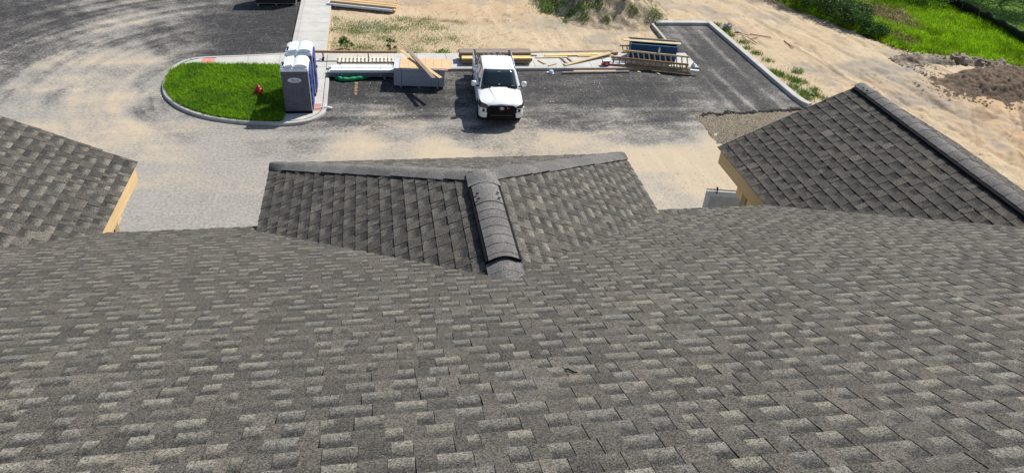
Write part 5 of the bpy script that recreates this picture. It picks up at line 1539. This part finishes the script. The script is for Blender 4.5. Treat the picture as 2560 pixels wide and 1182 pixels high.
# grey gate leaf by the porch post
M_GATE = plain('gate_grey', (0.36, 0.40, 0.45), .5)
M_GATEP = plain('gate_panel_grey', (0.27, 0.285, 0.30), .55)
gt = thing('gate_panel', 'grey framed gate panel with two hooks on its top bar, beside the timber post', 'gate', (12.0, 19.25, -.02), R(-11.5))
for x_ in (-1.03, 1.03):
    mb = MB(); mb.box((x_, 0, 1.10), (.16, .07, 2.20)); mb.build('frame_post', M_GATE, gt, bevel=.008)
for z_ in (.12, 2.10):
    mb = MB(); mb.box((0, 0, z_), (1.895, .065, .20)); mb.build('frame_rail', M_GATE, gt, bevel=.006)
mb = MB(); mb.box((0, .01, 1.11), (1.89, .03, 1.77)); mb.build('infill_panel', M_GATEP, gt)
mb = MB(); mb.tube([(-1.12, -.02, 2.26), (1.12, -.02, 2.26)], .025, 8); mb.build('top_bar', M_BROWNW, gt)
for x_ in (-.76, .05, .8):
    mb = MB(); mb.tube([(x_, -.05, 2.14), (x_, -.06, 2.26), (x_, .0, 2.33), (x_, .06, 2.30)], .03, 6); mb.build('hook', M_BLACK, gt)
for x_ in (-.9, .9):
    mb = MB(); mb.tube([(x_, .05, 1.5), (x_, .9, .02)], .03, 6); mb.build('brace', M_GATE, gt)

# twig on the roof in the foreground
def on_main(x, y, h=.016): return Vector((x, y, BZ + (YE - y) * T_MAIN + h))
tw = MB(); a = on_main(.52, 3.13); b = on_main(.64, 3.02)
tw.tube([on_main(.928, 2.666, .02), on_main(.945, 2.653, .026), on_main(.962, 2.625, .02), on_main(.985, 2.610, .02)], [.003, .005, .005, .003], 6)
TWIG = tag(tw.build('twig', M_BLACK), 'small black twig lying on the shingles of the main roof', 'twig')

# ================================================================ VEGETATION
def leaf_mat(name, trans=.25):
    t = NT(name)
    col = t.attr('Col')
    t.put(t.b.inputs['Base Color'], col); t.b.inputs['Roughness'].default_value = .6; t.b.inputs['Specular IOR Level'].default_value = .2
    tr = t.n('ShaderNodeBsdfTranslucent'); t.put(tr.inputs[0], col)
    mx = t.n('ShaderNodeMixShader'); mx.inputs[0].default_value = trans
    t.t.links.new(t.b.outputs[0], mx.inputs[1]); t.t.links.new(tr.outputs[0], mx.inputs[2]); t.t.links.new(mx.outputs[0], t.out.inputs['Surface'])
    return t.m
M_BLADE = leaf_mat('grass_blade', .5)
M_LEAF = leaf_mat('leaf', .25)

def blades(name, P, h, w, lean, cols, mat=None, parent=None, kind='stuff'):
    """P (n,3) roots; h, w (n,) sizes; two-segment blades bending over; cols (n,3)"""
    n = len(P)
    a = RNG.uniform(0, 2 * np.pi, n); la = RNG.uniform(0, 2 * np.pi, n)
    ln = h * lean * RNG.uniform(.3, 1.3, n)
    dx, dy = np.cos(a) * w / 2, np.sin(a) * w / 2
    lx, ly = np.cos(la) * ln, np.sin(la) * ln
    V = np.zeros((n, 5, 3))
    V[:, 0] = P - np.stack([dx, dy, np.zeros(n)], 1); V[:, 1] = P + np.stack([dx, dy, np.zeros(n)], 1)
    m_ = P + np.stack([lx * .35, ly * .35, h * .62], 1)
    V[:, 2] = m_ + np.stack([dx, dy, np.zeros(n)], 1) * .75; V[:, 3] = m_ - np.stack([dx, dy, np.zeros(n)], 1) * .75
    V[:, 4] = P + np.stack([lx, ly, h * .95], 1)
    idx = (np.arange(n) * 5)[:, None]
    T = np.concatenate([idx + np.array([0, 1, 2]), idx + np.array([0, 2, 3]), idx + np.array([3, 2, 4])])
    C = np.repeat(np.concatenate([cols, np.ones((n, 1))], 1)[:, None], 5, 1)
    o = mesh_np(name, V.reshape(-1, 3), T, mat or M_BLADE, dict(Col=C.reshape(-1, 4)), parent=parent)
    if kind: o['kind'] = kind
    return o

def pick(n, cols, var=.25):
    c = np.array(cols)[RNG.integers(0, len(cols), n)]
    return c * RNG.uniform(1 - var, 1 + var, (n, 1))

# lawn of the island
GP = np.array(grass_poly)
def inside_pts(n, poly):
    poly = np.array(poly); lo, hi = poly.min(0), poly.max(0)
    q = RNG.uniform(lo, hi, (n, 2)); return q[inpoly(q[:, 0], q[:, 1], poly)]
q = inside_pts(46000, grass_poly)
# blades grow in tufts, some spill over the kerb
tuft = inside_pts(2600, grass_poly)
tf = np.repeat(tuft, 9, 0) + RNG.normal(0, .045, (len(tuft) * 9, 2))
rim = np.array([GP[i] + (GP[(i + 1) % len(GP)] - GP[i]) * u for i in range(len(GP)) for u in RNG.uniform(0, 1, 170)]) + RNG.normal(0, .045, (len(GP) * 170, 2))
kind_ = np.concatenate([np.zeros(len(q)), np.ones(len(tf)), np.full(len(rim), .5)])
q = np.concatenate([q, tf, rim]); n = len(q)
patchy = fbm(q[:, 0] * .9, q[:, 1] * .9, 3, 61)
hh = (.06 + .07 * fbm(q[:, 0] * 1.4, q[:, 1] * 1.4, 3, 62) + .07 * kind_) * RNG.uniform(.6, 1.35, n)
cc = pick(n, [(0.19, 0.39, 0.012), (0.145, 0.33, 0.010), (0.27, 0.46, 0.018), (0.11, 0.27, 0.014), (0.31, 0.44, 0.03)], .3)
cc = cc * (1 + .25 * kind_[:, None] * RNG.uniform(-.6, 1.3, (n, 1)))
dk = sstep(.5, .68, patchy)[:, None]
cc = cc * (1 - dk * .4) + np.array([[0.05, 0.16, 0.03]]) * dk * .4
blades('lawn_grass', np.column_stack([q, np.full(n, ZS)]), hh, RNG.uniform(.012, .028, n), .8, cc)

# ---- soil mound with weeds at the top of the picture
def mound_h(x, y):
    r = np.hypot((x - 14.75) / 4.3, (y - 46.8) / 4.9)
    r = r + (fbm(x * .5, y * .5, 3, 71) - .5) * .35
    h = 1.9 * sstep(1.12, .25, r)
    return h + (h > .03) * ((fbm(x * 1.6, y * 1.6, 4, 72) - .5) * .9 * np.clip(h * 1.5, 0, .6) + (fbm(x * 5, y * 5, 3, 73) - .5) * .24) - .06
X, Y, F = grid_np(np.arange(9.5, 20, .13), np.arange(41.3, 52, .13))
Z = mound_h(X, Y)
keep = Z[F].max(1) > -.05
t = NT('mound_soil'); p = t.pos()
c, mid, fine, streak = dirt_colour(t, p)
c = t.mix(t.ramp(t.noise(p, 2.2, 4, .65), .38, .62), c, (0.24, 0.195, 0.14))
c = t.mix(t.ramp(t.noise(p, 5, 4, .7), .50, .66, 0, .7), c, (0.31, 0.27, 0.22))
t.bump(t.noise(p, 12, 4, .7), .8, .06)
M_MOUND = t.fin(c, .95, spec=.1)
o = mesh_np('soil_mound', np.stack([X, Y, Z], 1), F[keep], M_MOUND, smooth=True); tag(o, kind='structure')

GREENS = [(0.13, 0.25, 0.03), (0.10, 0.21, 0.025), (0.16, 0.27, 0.045), (0.075, 0.17, 0.03)]
DRY = [(0.46, 0.43, 0.22), (0.36, 0.37, 0.15), (0.50, 0.45, 0.27), (0.27, 0.31, 0.10)]
def tuft_field(name, centers, per, spread, h, w, cols, lean=.6, zf=None, dry=0.0):
    P = []; C = []
    for (x, y, s) in centers:
        k = int(per * s * s) + 3
        r = RNG.normal(0, 1, (k, 2)) * spread * s
        P.append(np.array([x, y]) + r)
    P = np.concatenate(P); n = len(P)
    z = zf(P[:, 0], P[:, 1]) if zf else np.zeros(n)
    cc = pick(n, cols, .25)
    if dry:
        m_ = RNG.uniform(0, 1, n) < dry
        cc[m_] = pick(m_.sum(), DRY, .2)
    return blades(name, np.column_stack([P, z]), RNG.uniform(h[0], h[1], n), RNG.uniform(w[0], w[1], n), lean, cc)

# weeds on the mound
mc = [(11.2, 45.6, 1.2), (11.5, 46.7, 1.3), (12.4, 45.3, .9), (12.7, 46.9, 1.3), (13.6, 47.0, 1.1), (13.8, 45.2, .9), (14.4, 46.4, 1.0), (12.3, 44.0, .7), (13.0, 43.7, .8), (13.9, 43.9, .7), (15.3, 44.2, .6), (16.6, 45.4, .7), (16.9, 46.6, .9), (17.5, 45.8, .6), (15.7, 47.4, 1.0), (11.0, 44.9, .8), (14.2, 42.7, .4), (12.9, 42.9, .4), (11.7, 43.1, .35), (16.1, 43.3, .5)]
tuft_field('mound_weeds', mc, 420, .42, (.06, .26), (.02, .06), GREENS, .7, mound_h, .22)
tuft_field('curb_weeds', [(17.35, 42.6, .5), (18.3, 43.1, .35), (19.2, 43.1, .3), (20.2, 43.1, .3), (21.6, 42.6, .5), (21.75, 41.6, .55), (21.8, 40.8, .45), (22.0, 39.6, .45), (21.9, 38.6, .4), (22.1, 37.8, .45), (22.3, 36.6, .4), (17.1, 41.2, .25), (17.0, 40.1, .3), (16.85, 39.5, .4),
    (21.75, 34.9, .65), (22.1, 34.6, .5), (23.3, 35.0, .5), (22.6, 33.6, .6), (21.95, 32.9, .55), (22.0, 32.0, .65), (22.5, 31.7, .55), (21.8, 31.4, .55), (22.9, 32.4, .4), (22.4, 34.0, .5), (22.9, 31.1, .4)],
    760, .40, (.06, .24), (.015, .035), [(0.10, 0.20, 0.02), (0.13, 0.22, 0.03), (0.075, 0.16, 0.02)], .7, lambda x, y: ground_h(x, y), .12)
# sparse new grass on the soil behind the sidewalk
gc = [(-1.33, 41.8, 1.5), (-1.0, 41.2, 1.1), (.28, 42.1, 1.1), (.5, 41.3, 1.0), (1.45, 41.7, .9), (1.6, 43.2, .9), (3.0, 43.1, .9), (3.6, 41.9, .8), (5.0, 42.9, .55), (.32, 40.0, .9), (2.94, 39.7, .9), (-1.9, 39.2, .9), (-1.1, 38.5, 1.1), (-.4, 38.6, .7), (2.0, 38.2, .8), (.8, 38.3, .7), (-2.4, 43.4, .6), (-2.45, 41.6, .6), (3.3, 37.9, .55), (3.75, 37.85, .45), (1.0, 37.9, .35), (2.4, 42.3, .8), (4.3, 40.2, .6)]
tuft_field('sprouting_grass', gc, 300, .42, (.04, .16), (.012, .035), GREENS, .8, ground_h, .25)
n = 15000
q = np.column_stack([RNG.uniform(-2.5, 8.0, n), RNG.uniform(37.6, 44.4, n)])
dens = fbm(q[:, 0] * .7, q[:, 1] * .7, 3, 81) * (1 - .75 * sstep(3.5, 7.5, q[:, 0])) * (1 - .7 * sstep(42.8, 44.2, q[:, 1]))
q = q[dens > RNG.uniform(.22, .58, n)]; n = len(q)
blades('straw_grass', np.column_stack([q, ground_h(q[:, 0], q[:, 1])]), RNG.uniform(.03, .09, n), RNG.uniform(.012, .03, n), 1.1, pick(n, DRY + [(0.42, 0.37, 0.22), (0.15, 0.19, 0.05)], .2))

def leafy(name, label, cat, x, y, z, hgt, rad, nl, size, cols, group=None, stems=5, zsq=1.0, trunk=None):
    """a bushy plant: stems and a cloud of single leaves in clumps"""
    o = thing(name, label, cat, (x, y, z), 0, group)
    mb = MB()
    tips = []
    for k in range(stems):
        a = RNG.uniform(0, 6.28); r = rad * RNG.uniform(.2, .75)
        tip = (r * math.cos(a), r * math.sin(a), hgt * RNG.uniform(.55, .92))
        mb.tube([(0, 0, -.03), (tip[0] * .35, tip[1] * .35, tip[2] * .5), tip], [.02 * hgt, .013 * hgt, .005 * hgt], 5)
        tips.append(tip)
    mb.build('stem', M_TREAT, o)
    nc = max(6, nl // 45)
    cen = np.zeros((nc, 3)); a = RNG.uniform(0, 6.28, nc); rr = rad * np.sqrt(RNG.uniform(0, 1, nc))
    cen[:, 0] = rr * np.cos(a); cen[:, 1] = rr * np.sin(a)
    top = hgt * np.sqrt(np.clip(1 - (rr / (rad * 1.08)) ** 2, .05, 1)) ** zsq
    cen[:, 2] = top * RNG.uniform(.25, 1.0, nc) ** .7
    ck = RNG.integers(0, nc, nl)
    P = cen[ck] + RNG.normal(0, 1, (nl, 3)) * rad * .17
    P[:, 2] = np.abs(P[:, 2])
    d = RNG.normal(0, 1, (nl, 3)); d[:, 2] = np.abs(d[:, 2]) * .5; d /= np.linalg.norm(d, axis=1)[:, None]
    s = np.cross(d, RNG.normal(0, 1, (nl, 3))); s /= np.linalg.norm(s, axis=1)[:, None] + 1e-6
    L = size * RNG.uniform(.6, 1.4, nl)[:, None]; W = L * .42
    V = np.stack([P - d * L * .5, P + s * W * .5, P + d * L * .5, P - s * W * .5], 1)
    T = (np.arange(nl) * 4)[:, None] + np.array([0, 1, 2, 3])
    tone = RNG.uniform(.6, 1.35, nc)[ck][:, None]
    C = np.concatenate([pick(nl, cols, .2) * tone, np.ones((nl, 1))], 1)
    f = mesh_np('foliage', V.reshape(-1, 3), T, M_LEAF, dict(Col=np.repeat(C[:, None], 4, 1).reshape(-1, 4)), parent=o)
    return o
DK = [(0.035, 0.085, 0.016), (0.045, 0.105, 0.018), (0.028, 0.07, 0.014), (0.06, 0.125, 0.022)]
LT = [(0.075, 0.175, 0.02), (0.10, 0.205, 0.025), (0.06, 0.15, 0.02)]
leafy('weed_plant', 'leafy weed with broad leaves at the soil edge behind the toilets', 'weed', -1.62, 38.55, 0, .75, .36, 260, .15, LT)
leafy('weed_plant', 'tall thin weed with dark stem between leafy weed and board stack', 'weed', .71, 38.3, 0, .85, .28, 170, .12, DK)
leafy('weed_plant', 'low weed clump at the sidewalk edge by the lumber behind the pickup', 'weed', 3.6, 37.75, 0, .32, .28, 130, .10, GREENS)
leafy('weed_plant', 'broad leafed vine weed running down the front of the soil mound', 'weed', 15.4, 43.7, float(mound_h(np.array([15.4]), np.array([43.7]))[0]), .55, .36, 260, .15, LT)
leafy('weed_plant', 'dark leafy weed on the middle of the soil mound', 'weed', 13.55, 45.1, float(mound_h(np.array([13.55]), np.array([45.1]))[0]), .6, .75, 420, .16, DK + LT)
leafy('bush', 'bright green feathery bush at the corner of the mound and bay curb', 'bush', 17.5, 43.3, 0, .95, .62, 1500, .07, [(0.09, 0.19, 0.02), (0.12, 0.23, 0.025), (0.07, 0.15, 0.02)], stems=9)

# ---- dark shrubs along the edge of the meadow
SH = [(28.9, 48.9, 1.9, 1.3, 'tall dark shrub at the top end of the row beside the dirt road'), (29.5, 46.9, 1.8, 1.25, 'dark shrub second from the top of the row by the dirt road'), (30.3, 45.2, 1.7, 1.25, 'dark shrub in the middle of the row beside the dirt road'), (30.8, 43.6, 1.5, 1.15, 'dark shrub fourth down the row, leaning over the dirt road'), (31.4, 42.2, 1.25, 1.0, 'dark shrub fifth down the row where the meadow begins'), (31.9, 40.9, .8, .8, 'low dark shrub at the bottom end of the row by the dirt road'),
      (31.3, 48.2, 1.6, 1.2, 'dark shrub standing behind the row against the meadow'), (32.4, 46.2, 1.3, 1.0, 'shrub between the dark row and the brown meadow patch'), (32.6, 44.2, 1.05, .9, 'lower shrub behind the dark row, half in the tall grass')]
for i, (x, y, h_, r_, lb) in enumerate(SH):
    leafy('shrub', lb, 'shrub', x, y, 0, h_, r_, int(2600 * r_), .13, DK + ([LT[0]] if i > 3 else []) + [(0.05, 0.12, 0.02)], 'shrubs along the dirt road', stems=7)
leafy('shrub', 'light green leafy shrub by the silt fence at the meadow top', 'shrub', 40.3, 47.6, 0, 1.6, 1.5, 2600, .15, LT, stems=7)
leafy('shrub', 'dark shrub beside the light green one near the silt fence', 'shrub', 38.3, 48.9, 0, 1.3, 1.1, 1500, .14, DK, stems=6)

# ---- meadow
edge = [(28.2, 50), (28.9, 46.0), (29.9, 43.9), (30.6, 42), (31.3, 40.2), (32.0, 38.6), (33.0, 37.5), (35.2, 36.9), (37.2, 36.0), (39, 35.2), (44, 33.6), (56, 30), (56, 40), (43, 44), (43, 56), (28, 56)]
q = inside_pts(200000, edge)
fen = q[:, 0] < 42.2 - .0 * q[:, 1]
q = q[fen]; n = len(q)
brown = np.exp(-(((q[:, 0] - 35.6) / 1.5) ** 2 + ((q[:, 1] - 45.2) / 2.6) ** 2)) + .7 * np.exp(-(((q[:, 0] - 33.5) / .9) ** 2 + ((q[:, 1] - 40.6) / 1.6) ** 2))
brown = np.clip(brown * (.6 + fbm(q[:, 0], q[:, 1], 3, 91)), 0, 1)
lush = fbm(q[:, 0] * .55, q[:, 1] * .55, 4, 92)
hh = (.14 + .33 * lush) * RNG.uniform(.6, 1.3, n) * (1 - .55 * brown)
cc = pick(n, [(0.23, 0.46, 0.008), (0.30, 0.50, 0.010), (0.17, 0.39, 0.010), (0.34, 0.50, 0.015)], .2)
cc = cc * (1 - sstep(.5, .65, fbm(q[:, 0] * .8, q[:, 1] * .8, 3, 93))[:, None] * .35)
bm_ = brown[:, None] > RNG.uniform(.15, .9, (n, 1))
cc = np.where(bm_, pick(n, [(0.20, 0.155, 0.085), (0.26, 0.21, 0.11), (0.15, 0.14, 0.05)], .2), cc)
blades('meadow_grass', np.column_stack([q, np.full(n, -.05)]), hh, RNG.uniform(.022, .05, n), .75, cc)

# ---- lawn beyond the silt fence, shaded by a tree
t = NT('mown_lawn'); p = t.pos()
c = t.mix(t.ramp(t.noise(p, 2.5, 4), .3, .7), (0.075, 0.15, 0.018), (0.11, 0.20, 0.03))
t.bump(t.noise(p, 40, 3), .8, .05)
M_LAWN = t.fin(c, .9, spec=.1)
X, Y, F = grid_np(np.linspace(42.5, 120, 60), np.linspace(20, 120, 60))
o = mesh_np('lawn', np.stack([X, Y, .03 + (fbm(X * .3, Y * .3, 2, 5)) * .08], 1), F, M_LAWN, smooth=True); tag(o, kind='structure')
q = np.column_stack([RNG.uniform(42.3, 56, 30000), RNG.uniform(34, 56, 30000)]); n = len(q)
blades('lawn_blades', np.column_stack([q, np.full(n, .04)]), RNG.uniform(.05, .13, n), RNG.uniform(.02, .04, n), .7, pick(n, [(0.085, 0.17, 0.02), (0.12, 0.21, 0.03)], .2))

def tree(label, x, y, H_, R_, nl):
    o = thing('tree', label, 'tree', (x, y, 0))
    mb = MB()
    mb.tube([(0, 0, -.1), (.05, .03, H_ * .25), (-.05, .08, H_ * .5), (.0, .0, H_ * .8)], [.26, .2, .14, .05], 9)
    for k in range(9):
        a = k * 2.4; z = H_ * (.32 + .05 * k)
        mb.tube([(0, 0, z), (R_ * .4 * math.cos(a), R_ * .4 * math.sin(a), z + .5), (R_ * .8 * math.cos(a), R_ * .8 * math.sin(a), z + .9)], [.09, .06, .02], 6)
    mb.build('trunk', M_TREAT, o)
    nc = 70
    a = RNG.uniform(0, 6.28, nc); ph = RNG.uniform(-.6, 1, nc); r = RNG.uniform(.35, 1, nc) ** .5
    cen = np.stack([R_ * r * np.cos(a) * np.sqrt(1 - ph ** 2 * .8), R_ * r * np.sin(a) * np.sqrt(1 - ph ** 2 * .8), H_ * .62 + H_ * .36 * ph * r], 1)
    ck = RNG.integers(0, nc, nl)
    P = cen[ck] + RNG.normal(0, 1, (nl, 3)) * R_ * .13
    d = RNG.normal(0, 1, (nl, 3)); d /= np.linalg.norm(d, axis=1)[:, None]
    s = np.cross(d, RNG.normal(0, 1, (nl, 3))); s /= np.linalg.norm(s, axis=1)[:, None] + 1e-6
    L = .22 * RNG.uniform(.6, 1.4, nl)[:, None]
    V = np.stack([P - d * L * .5, P + s * L * .3, P + d * L * .5, P - s * L * .3], 1)
    C = np.concatenate([pick(nl, DK, .2), np.ones((nl, 1))], 1)
    mesh_np('crown', V.reshape(-1, 3), (np.arange(nl) * 4)[:, None] + np.array([0, 1, 2, 3]), M_LEAF, dict(Col=np.repeat(C[:, None], 4, 1).reshape(-1, 4)), parent=o)
tree('dark tree on the lawn beyond the silt fence, casting broken shade', 50.6, 50.4, 8.8, 3.8, 11000)

# ---- silt fence: sagging black cloth on stakes
fl = fine_open([(42.9, 54), (42.5, 50.5), (42.35, 48.6), (42.25, 46.9), (42.2, 45.0), (42.1, 43.2), (41.95, 41.3), (41.8, 39.4), (41.9, 37.4), (42.3, 35.6)], 10)
sf = thing('silt_fence', 'black cloth silt fence sagging between stakes along the meadow', 'fence', (*fl[len(fl) // 2], 0))
so = Vector(sf.location)
V = []; F = []; rows = 5
for i, (x, y) in enumerate(fl):
    hg = .82 + .06 * math.sin(i * .9) - .14 * abs(math.sin(i * math.pi / 10))
    for k in range(rows):
        u = k / (rows - 1)
        V.append((x - so.x - .16 * u + .05 * math.sin(i * 1.7 + k * 2.1) * u * (1 - .3 * u), y - so.y + .03 * math.sin(i * 2.9 + k), .0 + hg * u))
for i in range(len(fl) - 1):
    for k in range(rows - 1):
        a = i * rows + k; F.append((a, a + rows, a + rows + 1, a + 1))
t = NT('black_cloth'); n_ = t.noise(t.pos(), 3, 4); M_CLOTH = t.fin(t.mix(t.ramp(n_, .4, .7), (0.008, 0.008, 0.009), (0.022, 0.022, 0.024)), .45, spec=.4)
mb = MB(); mb.add(V, F, 0, True)
c_ = mb.build('cloth', M_CLOTH, sf); c_.modifiers.new('thick', 'SOLIDIFY').thickness = .006
for i in range(5, len(fl), 10):
    x, y = fl[i]
    ln = random.uniform(-.12, .12)
    board('stake', (x - so.x + .03, y - so.y, -.1), (x - so.x - .17 + ln, y - so.y + ln, 1.0), .045, .035, M_GREYW, parent=sf)

# ---- brown dirt pile, grey lumps of soil, stones
def pile_h(x, y):
    r = np.hypot((x - 36.2) / 5.3, (y - 32.7 + (x - 36) * .05) / 2.75) + (fbm(x * .6, y * .6, 3, 111) - .5) * .3
    h = .75 * sstep(1.08, .35, r)
    return h + np.clip(h * 4, 0, 1) * ((fbm(x * 3.2, y * 3.2, 3, 112) - .5) * .30 + (np.abs(vnoise(x * 11, y * 11, 113) - .5)) * .22 + (fbm(x * 7, y * 7, 2, 114) - .5) * .2) - .10
X, Y, F = grid_np(np.arange(30, 42.5, .075), np.arange(29, 36.4, .075))
Z = pile_h(X, Y); keep = Z[F].max(1) > -.06
M_DIRT = NT('brown_dirt'); p = M_DIRT.pos()
c = M_DIRT.mix(M_DIRT.ramp(M_DIRT.noise(p, 3, 4, .65), .3, .7), (0.115, 0.084, 0.06), (0.205, 0.155, 0.112))
c = M_DIRT.mix(M_DIRT.ramp(M_DIRT.noise(p, 18, 3, .7), .55, .72, 0, .6), c, (0.22, 0.17, 0.125))
M_DIRT.bump(M_DIRT.noise(p, 22, 4, .7), .8, .05)
M_DIRT = M_DIRT.fin(c, .95, spec=.1)
og = np.array([36.2, 32.7, 0])
o = mesh_np('dirt_pile', np.stack([X, Y, Z], 1) - og, F[keep], M_DIRT, loc=og); tag(o, 'low wide pile of lumpy brown dirt beside the bright meadow', 'dirt pile')
# clods rolled off the pile
def clod(n):
    a = RNG.uniform(2.4, 5.2, n); r = 1.0 + np.abs(RNG.normal(0, .12, n))
    return np.column_stack([36.2 + 5.3 * r * np.cos(a), 32.7 + 2.75 * r * np.sin(a), np.full(n, -.02)])
pebbles('dirt_clods', 320, clod, (.03, .11), M_DIRT)
M_LUMP = plain('grey_soil_lump', (0.27, 0.24, 0.20), .95, var=.3, scale=5, bump=.7)
M_LUMPB = plain('brown_soil_lump', (0.20, 0.155, 0.115), .95, var=.3, scale=5, bump=.7)
M_CLOD = plain('soil_clod', (0.27, 0.205, 0.135), .95, var=.4, scale=6)
M_STONE = plain('pale_stone', (0.40, 0.38, 0.35), .9, var=.2, scale=7, bump=.5)
def rock(name, x, y, r, mat, label, cat, zs=.7, seed=0, elong=1.0):
    bm = bmesh.new(); bmesh.ops.create_icosphere(bm, subdivisions=3, radius=1)
    for v in bm.verts:
        c = v.co.copy()
        k = 1 + .75 * (float(fbm(np.array([c.x * 1.3 + seed]), np.array([c.y * 1.3 + c.z * 1.7 + seed]), 3, 120)[0]) - .5) * 1.6 + .45 * (float(vnoise(np.array([c.x * 4 + c.z * 3]), np.array([c.y * 4 - c.z * 2 + seed]), 121)[0]) - .5)
        v.co = Vector((c.x * k * r * elong, c.y * k * r, c.z * k * r * zs))
    me = bpy.data.meshes.new(name); bm.to_mesh(me); bm.free(); me.materials.append(mat)
    o = bpy.data.objects.new(name, me); COL.objects.link(o); o.location = (x, y, r * zs * .45); o.rotation_euler.z = seed
    return tag(o, label, cat)
def ridge_h(x, y):
    cy = 36.75 - (x - 31) * .17
    r = np.hypot((y - cy - (fbm(x * .8, x * 0, 2, 131) - .5) * .9) / .85, np.clip(np.abs(x - 34.2) - 2.9, 0, 9) / .9)
    h = .26 * sstep(1.05, .1, r) * (.5 + fbm(x * 1.1, y * 1.1, 3, 132))
    return h + np.clip(h * 6, 0, 1) * ((fbm(x * 3.4, y * 3.4, 4, 133) - .5) * .5 + (np.abs(vnoise(x * 6, y * 6, 134) - .5)) * .25) - .08
X, Y, F = grid_np(np.arange(29.5, 39.5, .07), np.arange(34.2, 38.4, .07))
Z = ridge_h(X, Y); keep = Z[F].max(1) > -.04
M_RIDGE = NT('grey_soil'); p = M_RIDGE.pos()
c = M_RIDGE.mix(M_RIDGE.ramp(M_RIDGE.noise(p, 1.6, 4, .6), .35, .65), (0.36, 0.31, 0.24), (0.19, 0.145, 0.10))
c = M_RIDGE.mix(M_RIDGE.ramp(M_RIDGE.noise(p, 14, 3, .7), .52, .72, 0, .6), c, (0.40, 0.35, 0.28))
M_RIDGE.bump(M_RIDGE.noise(p, 16, 4, .7), .8, .05)
M_RIDGE = M_RIDGE.fin(c, .95, spec=.1)
og = np.array([34.2, 36.3, 0])
o = mesh_np('soil_ridge', np.stack([X, Y, Z], 1) - og, F[keep], M_RIDGE, loc=og); tag(o, 'lumpy grey soil ridge scraped up along the foot of the meadow', 'soil ridge')
rock('soil_lump', 34.5, 36.3, .52, M_RIDGE, 'big grey soil lump on the ridge between the meadow and the dirt pile', 'soil lump', .8, 1.0)
rock('soil_lump', 35.75, 35.95, .44, M_RIDGE, 'second grey soil lump beside the big one, under the meadow edge', 'soil lump', .7, 2.3, 1.2)
rock('soil_lump', 39.6, 30.3, .24, M_DIRT, 'round dark clod rolled off the near side of the dirt pile', 'clod', .8, 7.4)
pebbles('ridge_crumbs', 520, lambda n: np.column_stack([30.4 + 7 * RNG.uniform(0, 1, n), 36.3 - .1 * RNG.uniform(0, 6, n) + RNG.normal(0, .45, n), np.full(n, -.02)]), (.03, .12), M_RIDGE)
pebbles('soil_clods', 2600, lambda n: np.column_stack([np.concatenate([RNG.uniform(22.5, 34, n // 2), RNG.uniform(-2, 17, n - n // 2)]), np.concatenate([RNG.uniform(20, 36, n // 2), RNG.uniform(37.8, 48, n - n // 2)]), np.full(n, -.015)]), (.012, .05), M_CLOD)
rock('stone', 22.05, 41.9, .26, M_STONE, 'grey stone standing on the soil beside the bay curb', 'stone', .95, 8.0)
rock('stone', 22.55, 41.35, .13, M_STONE, 'small flat pale stone in front of the grey stone', 'stone', .4, 9.0, 1.6)
rock('stone', 22.35, 31.75, .15, M_STONE, 'pale stone lying among the weeds near the wing roof', 'stone', .6, 9.7)
for a, b, lb, mt in (
    ((22.46, 40.56, .04), (22.40, 39.35, .04), 'brown stick lying along the dirt near the bay curb', M_BROWNW),
    ((22.66, 40.2, .08), (22.85, 39.25, .04), 'second brown stick crossing close to the first one', M_BROWNW),
    ((23.15, 40.93, .03), (24.3, 40.34, .03), 'long thin dark stick out on the dirt road', M_GREYW),
    ((22.78, 40.03, .03), (23.38, 40.32, .03), 'short stick between the brown sticks and the long one', M_GREYW),
    ((22.5, 41.05, .03), (22.95, 40.66, .03), 'short thin stick beside the small flat stone', M_GREYW),
    ((24.89, 39.75, .03), (24.9, 38.55, .03), 'lone stick lying far out on the dirt road', M_BROWNW)):
    board('stick', a, b, .05, .04, mt, lb, 'stick')
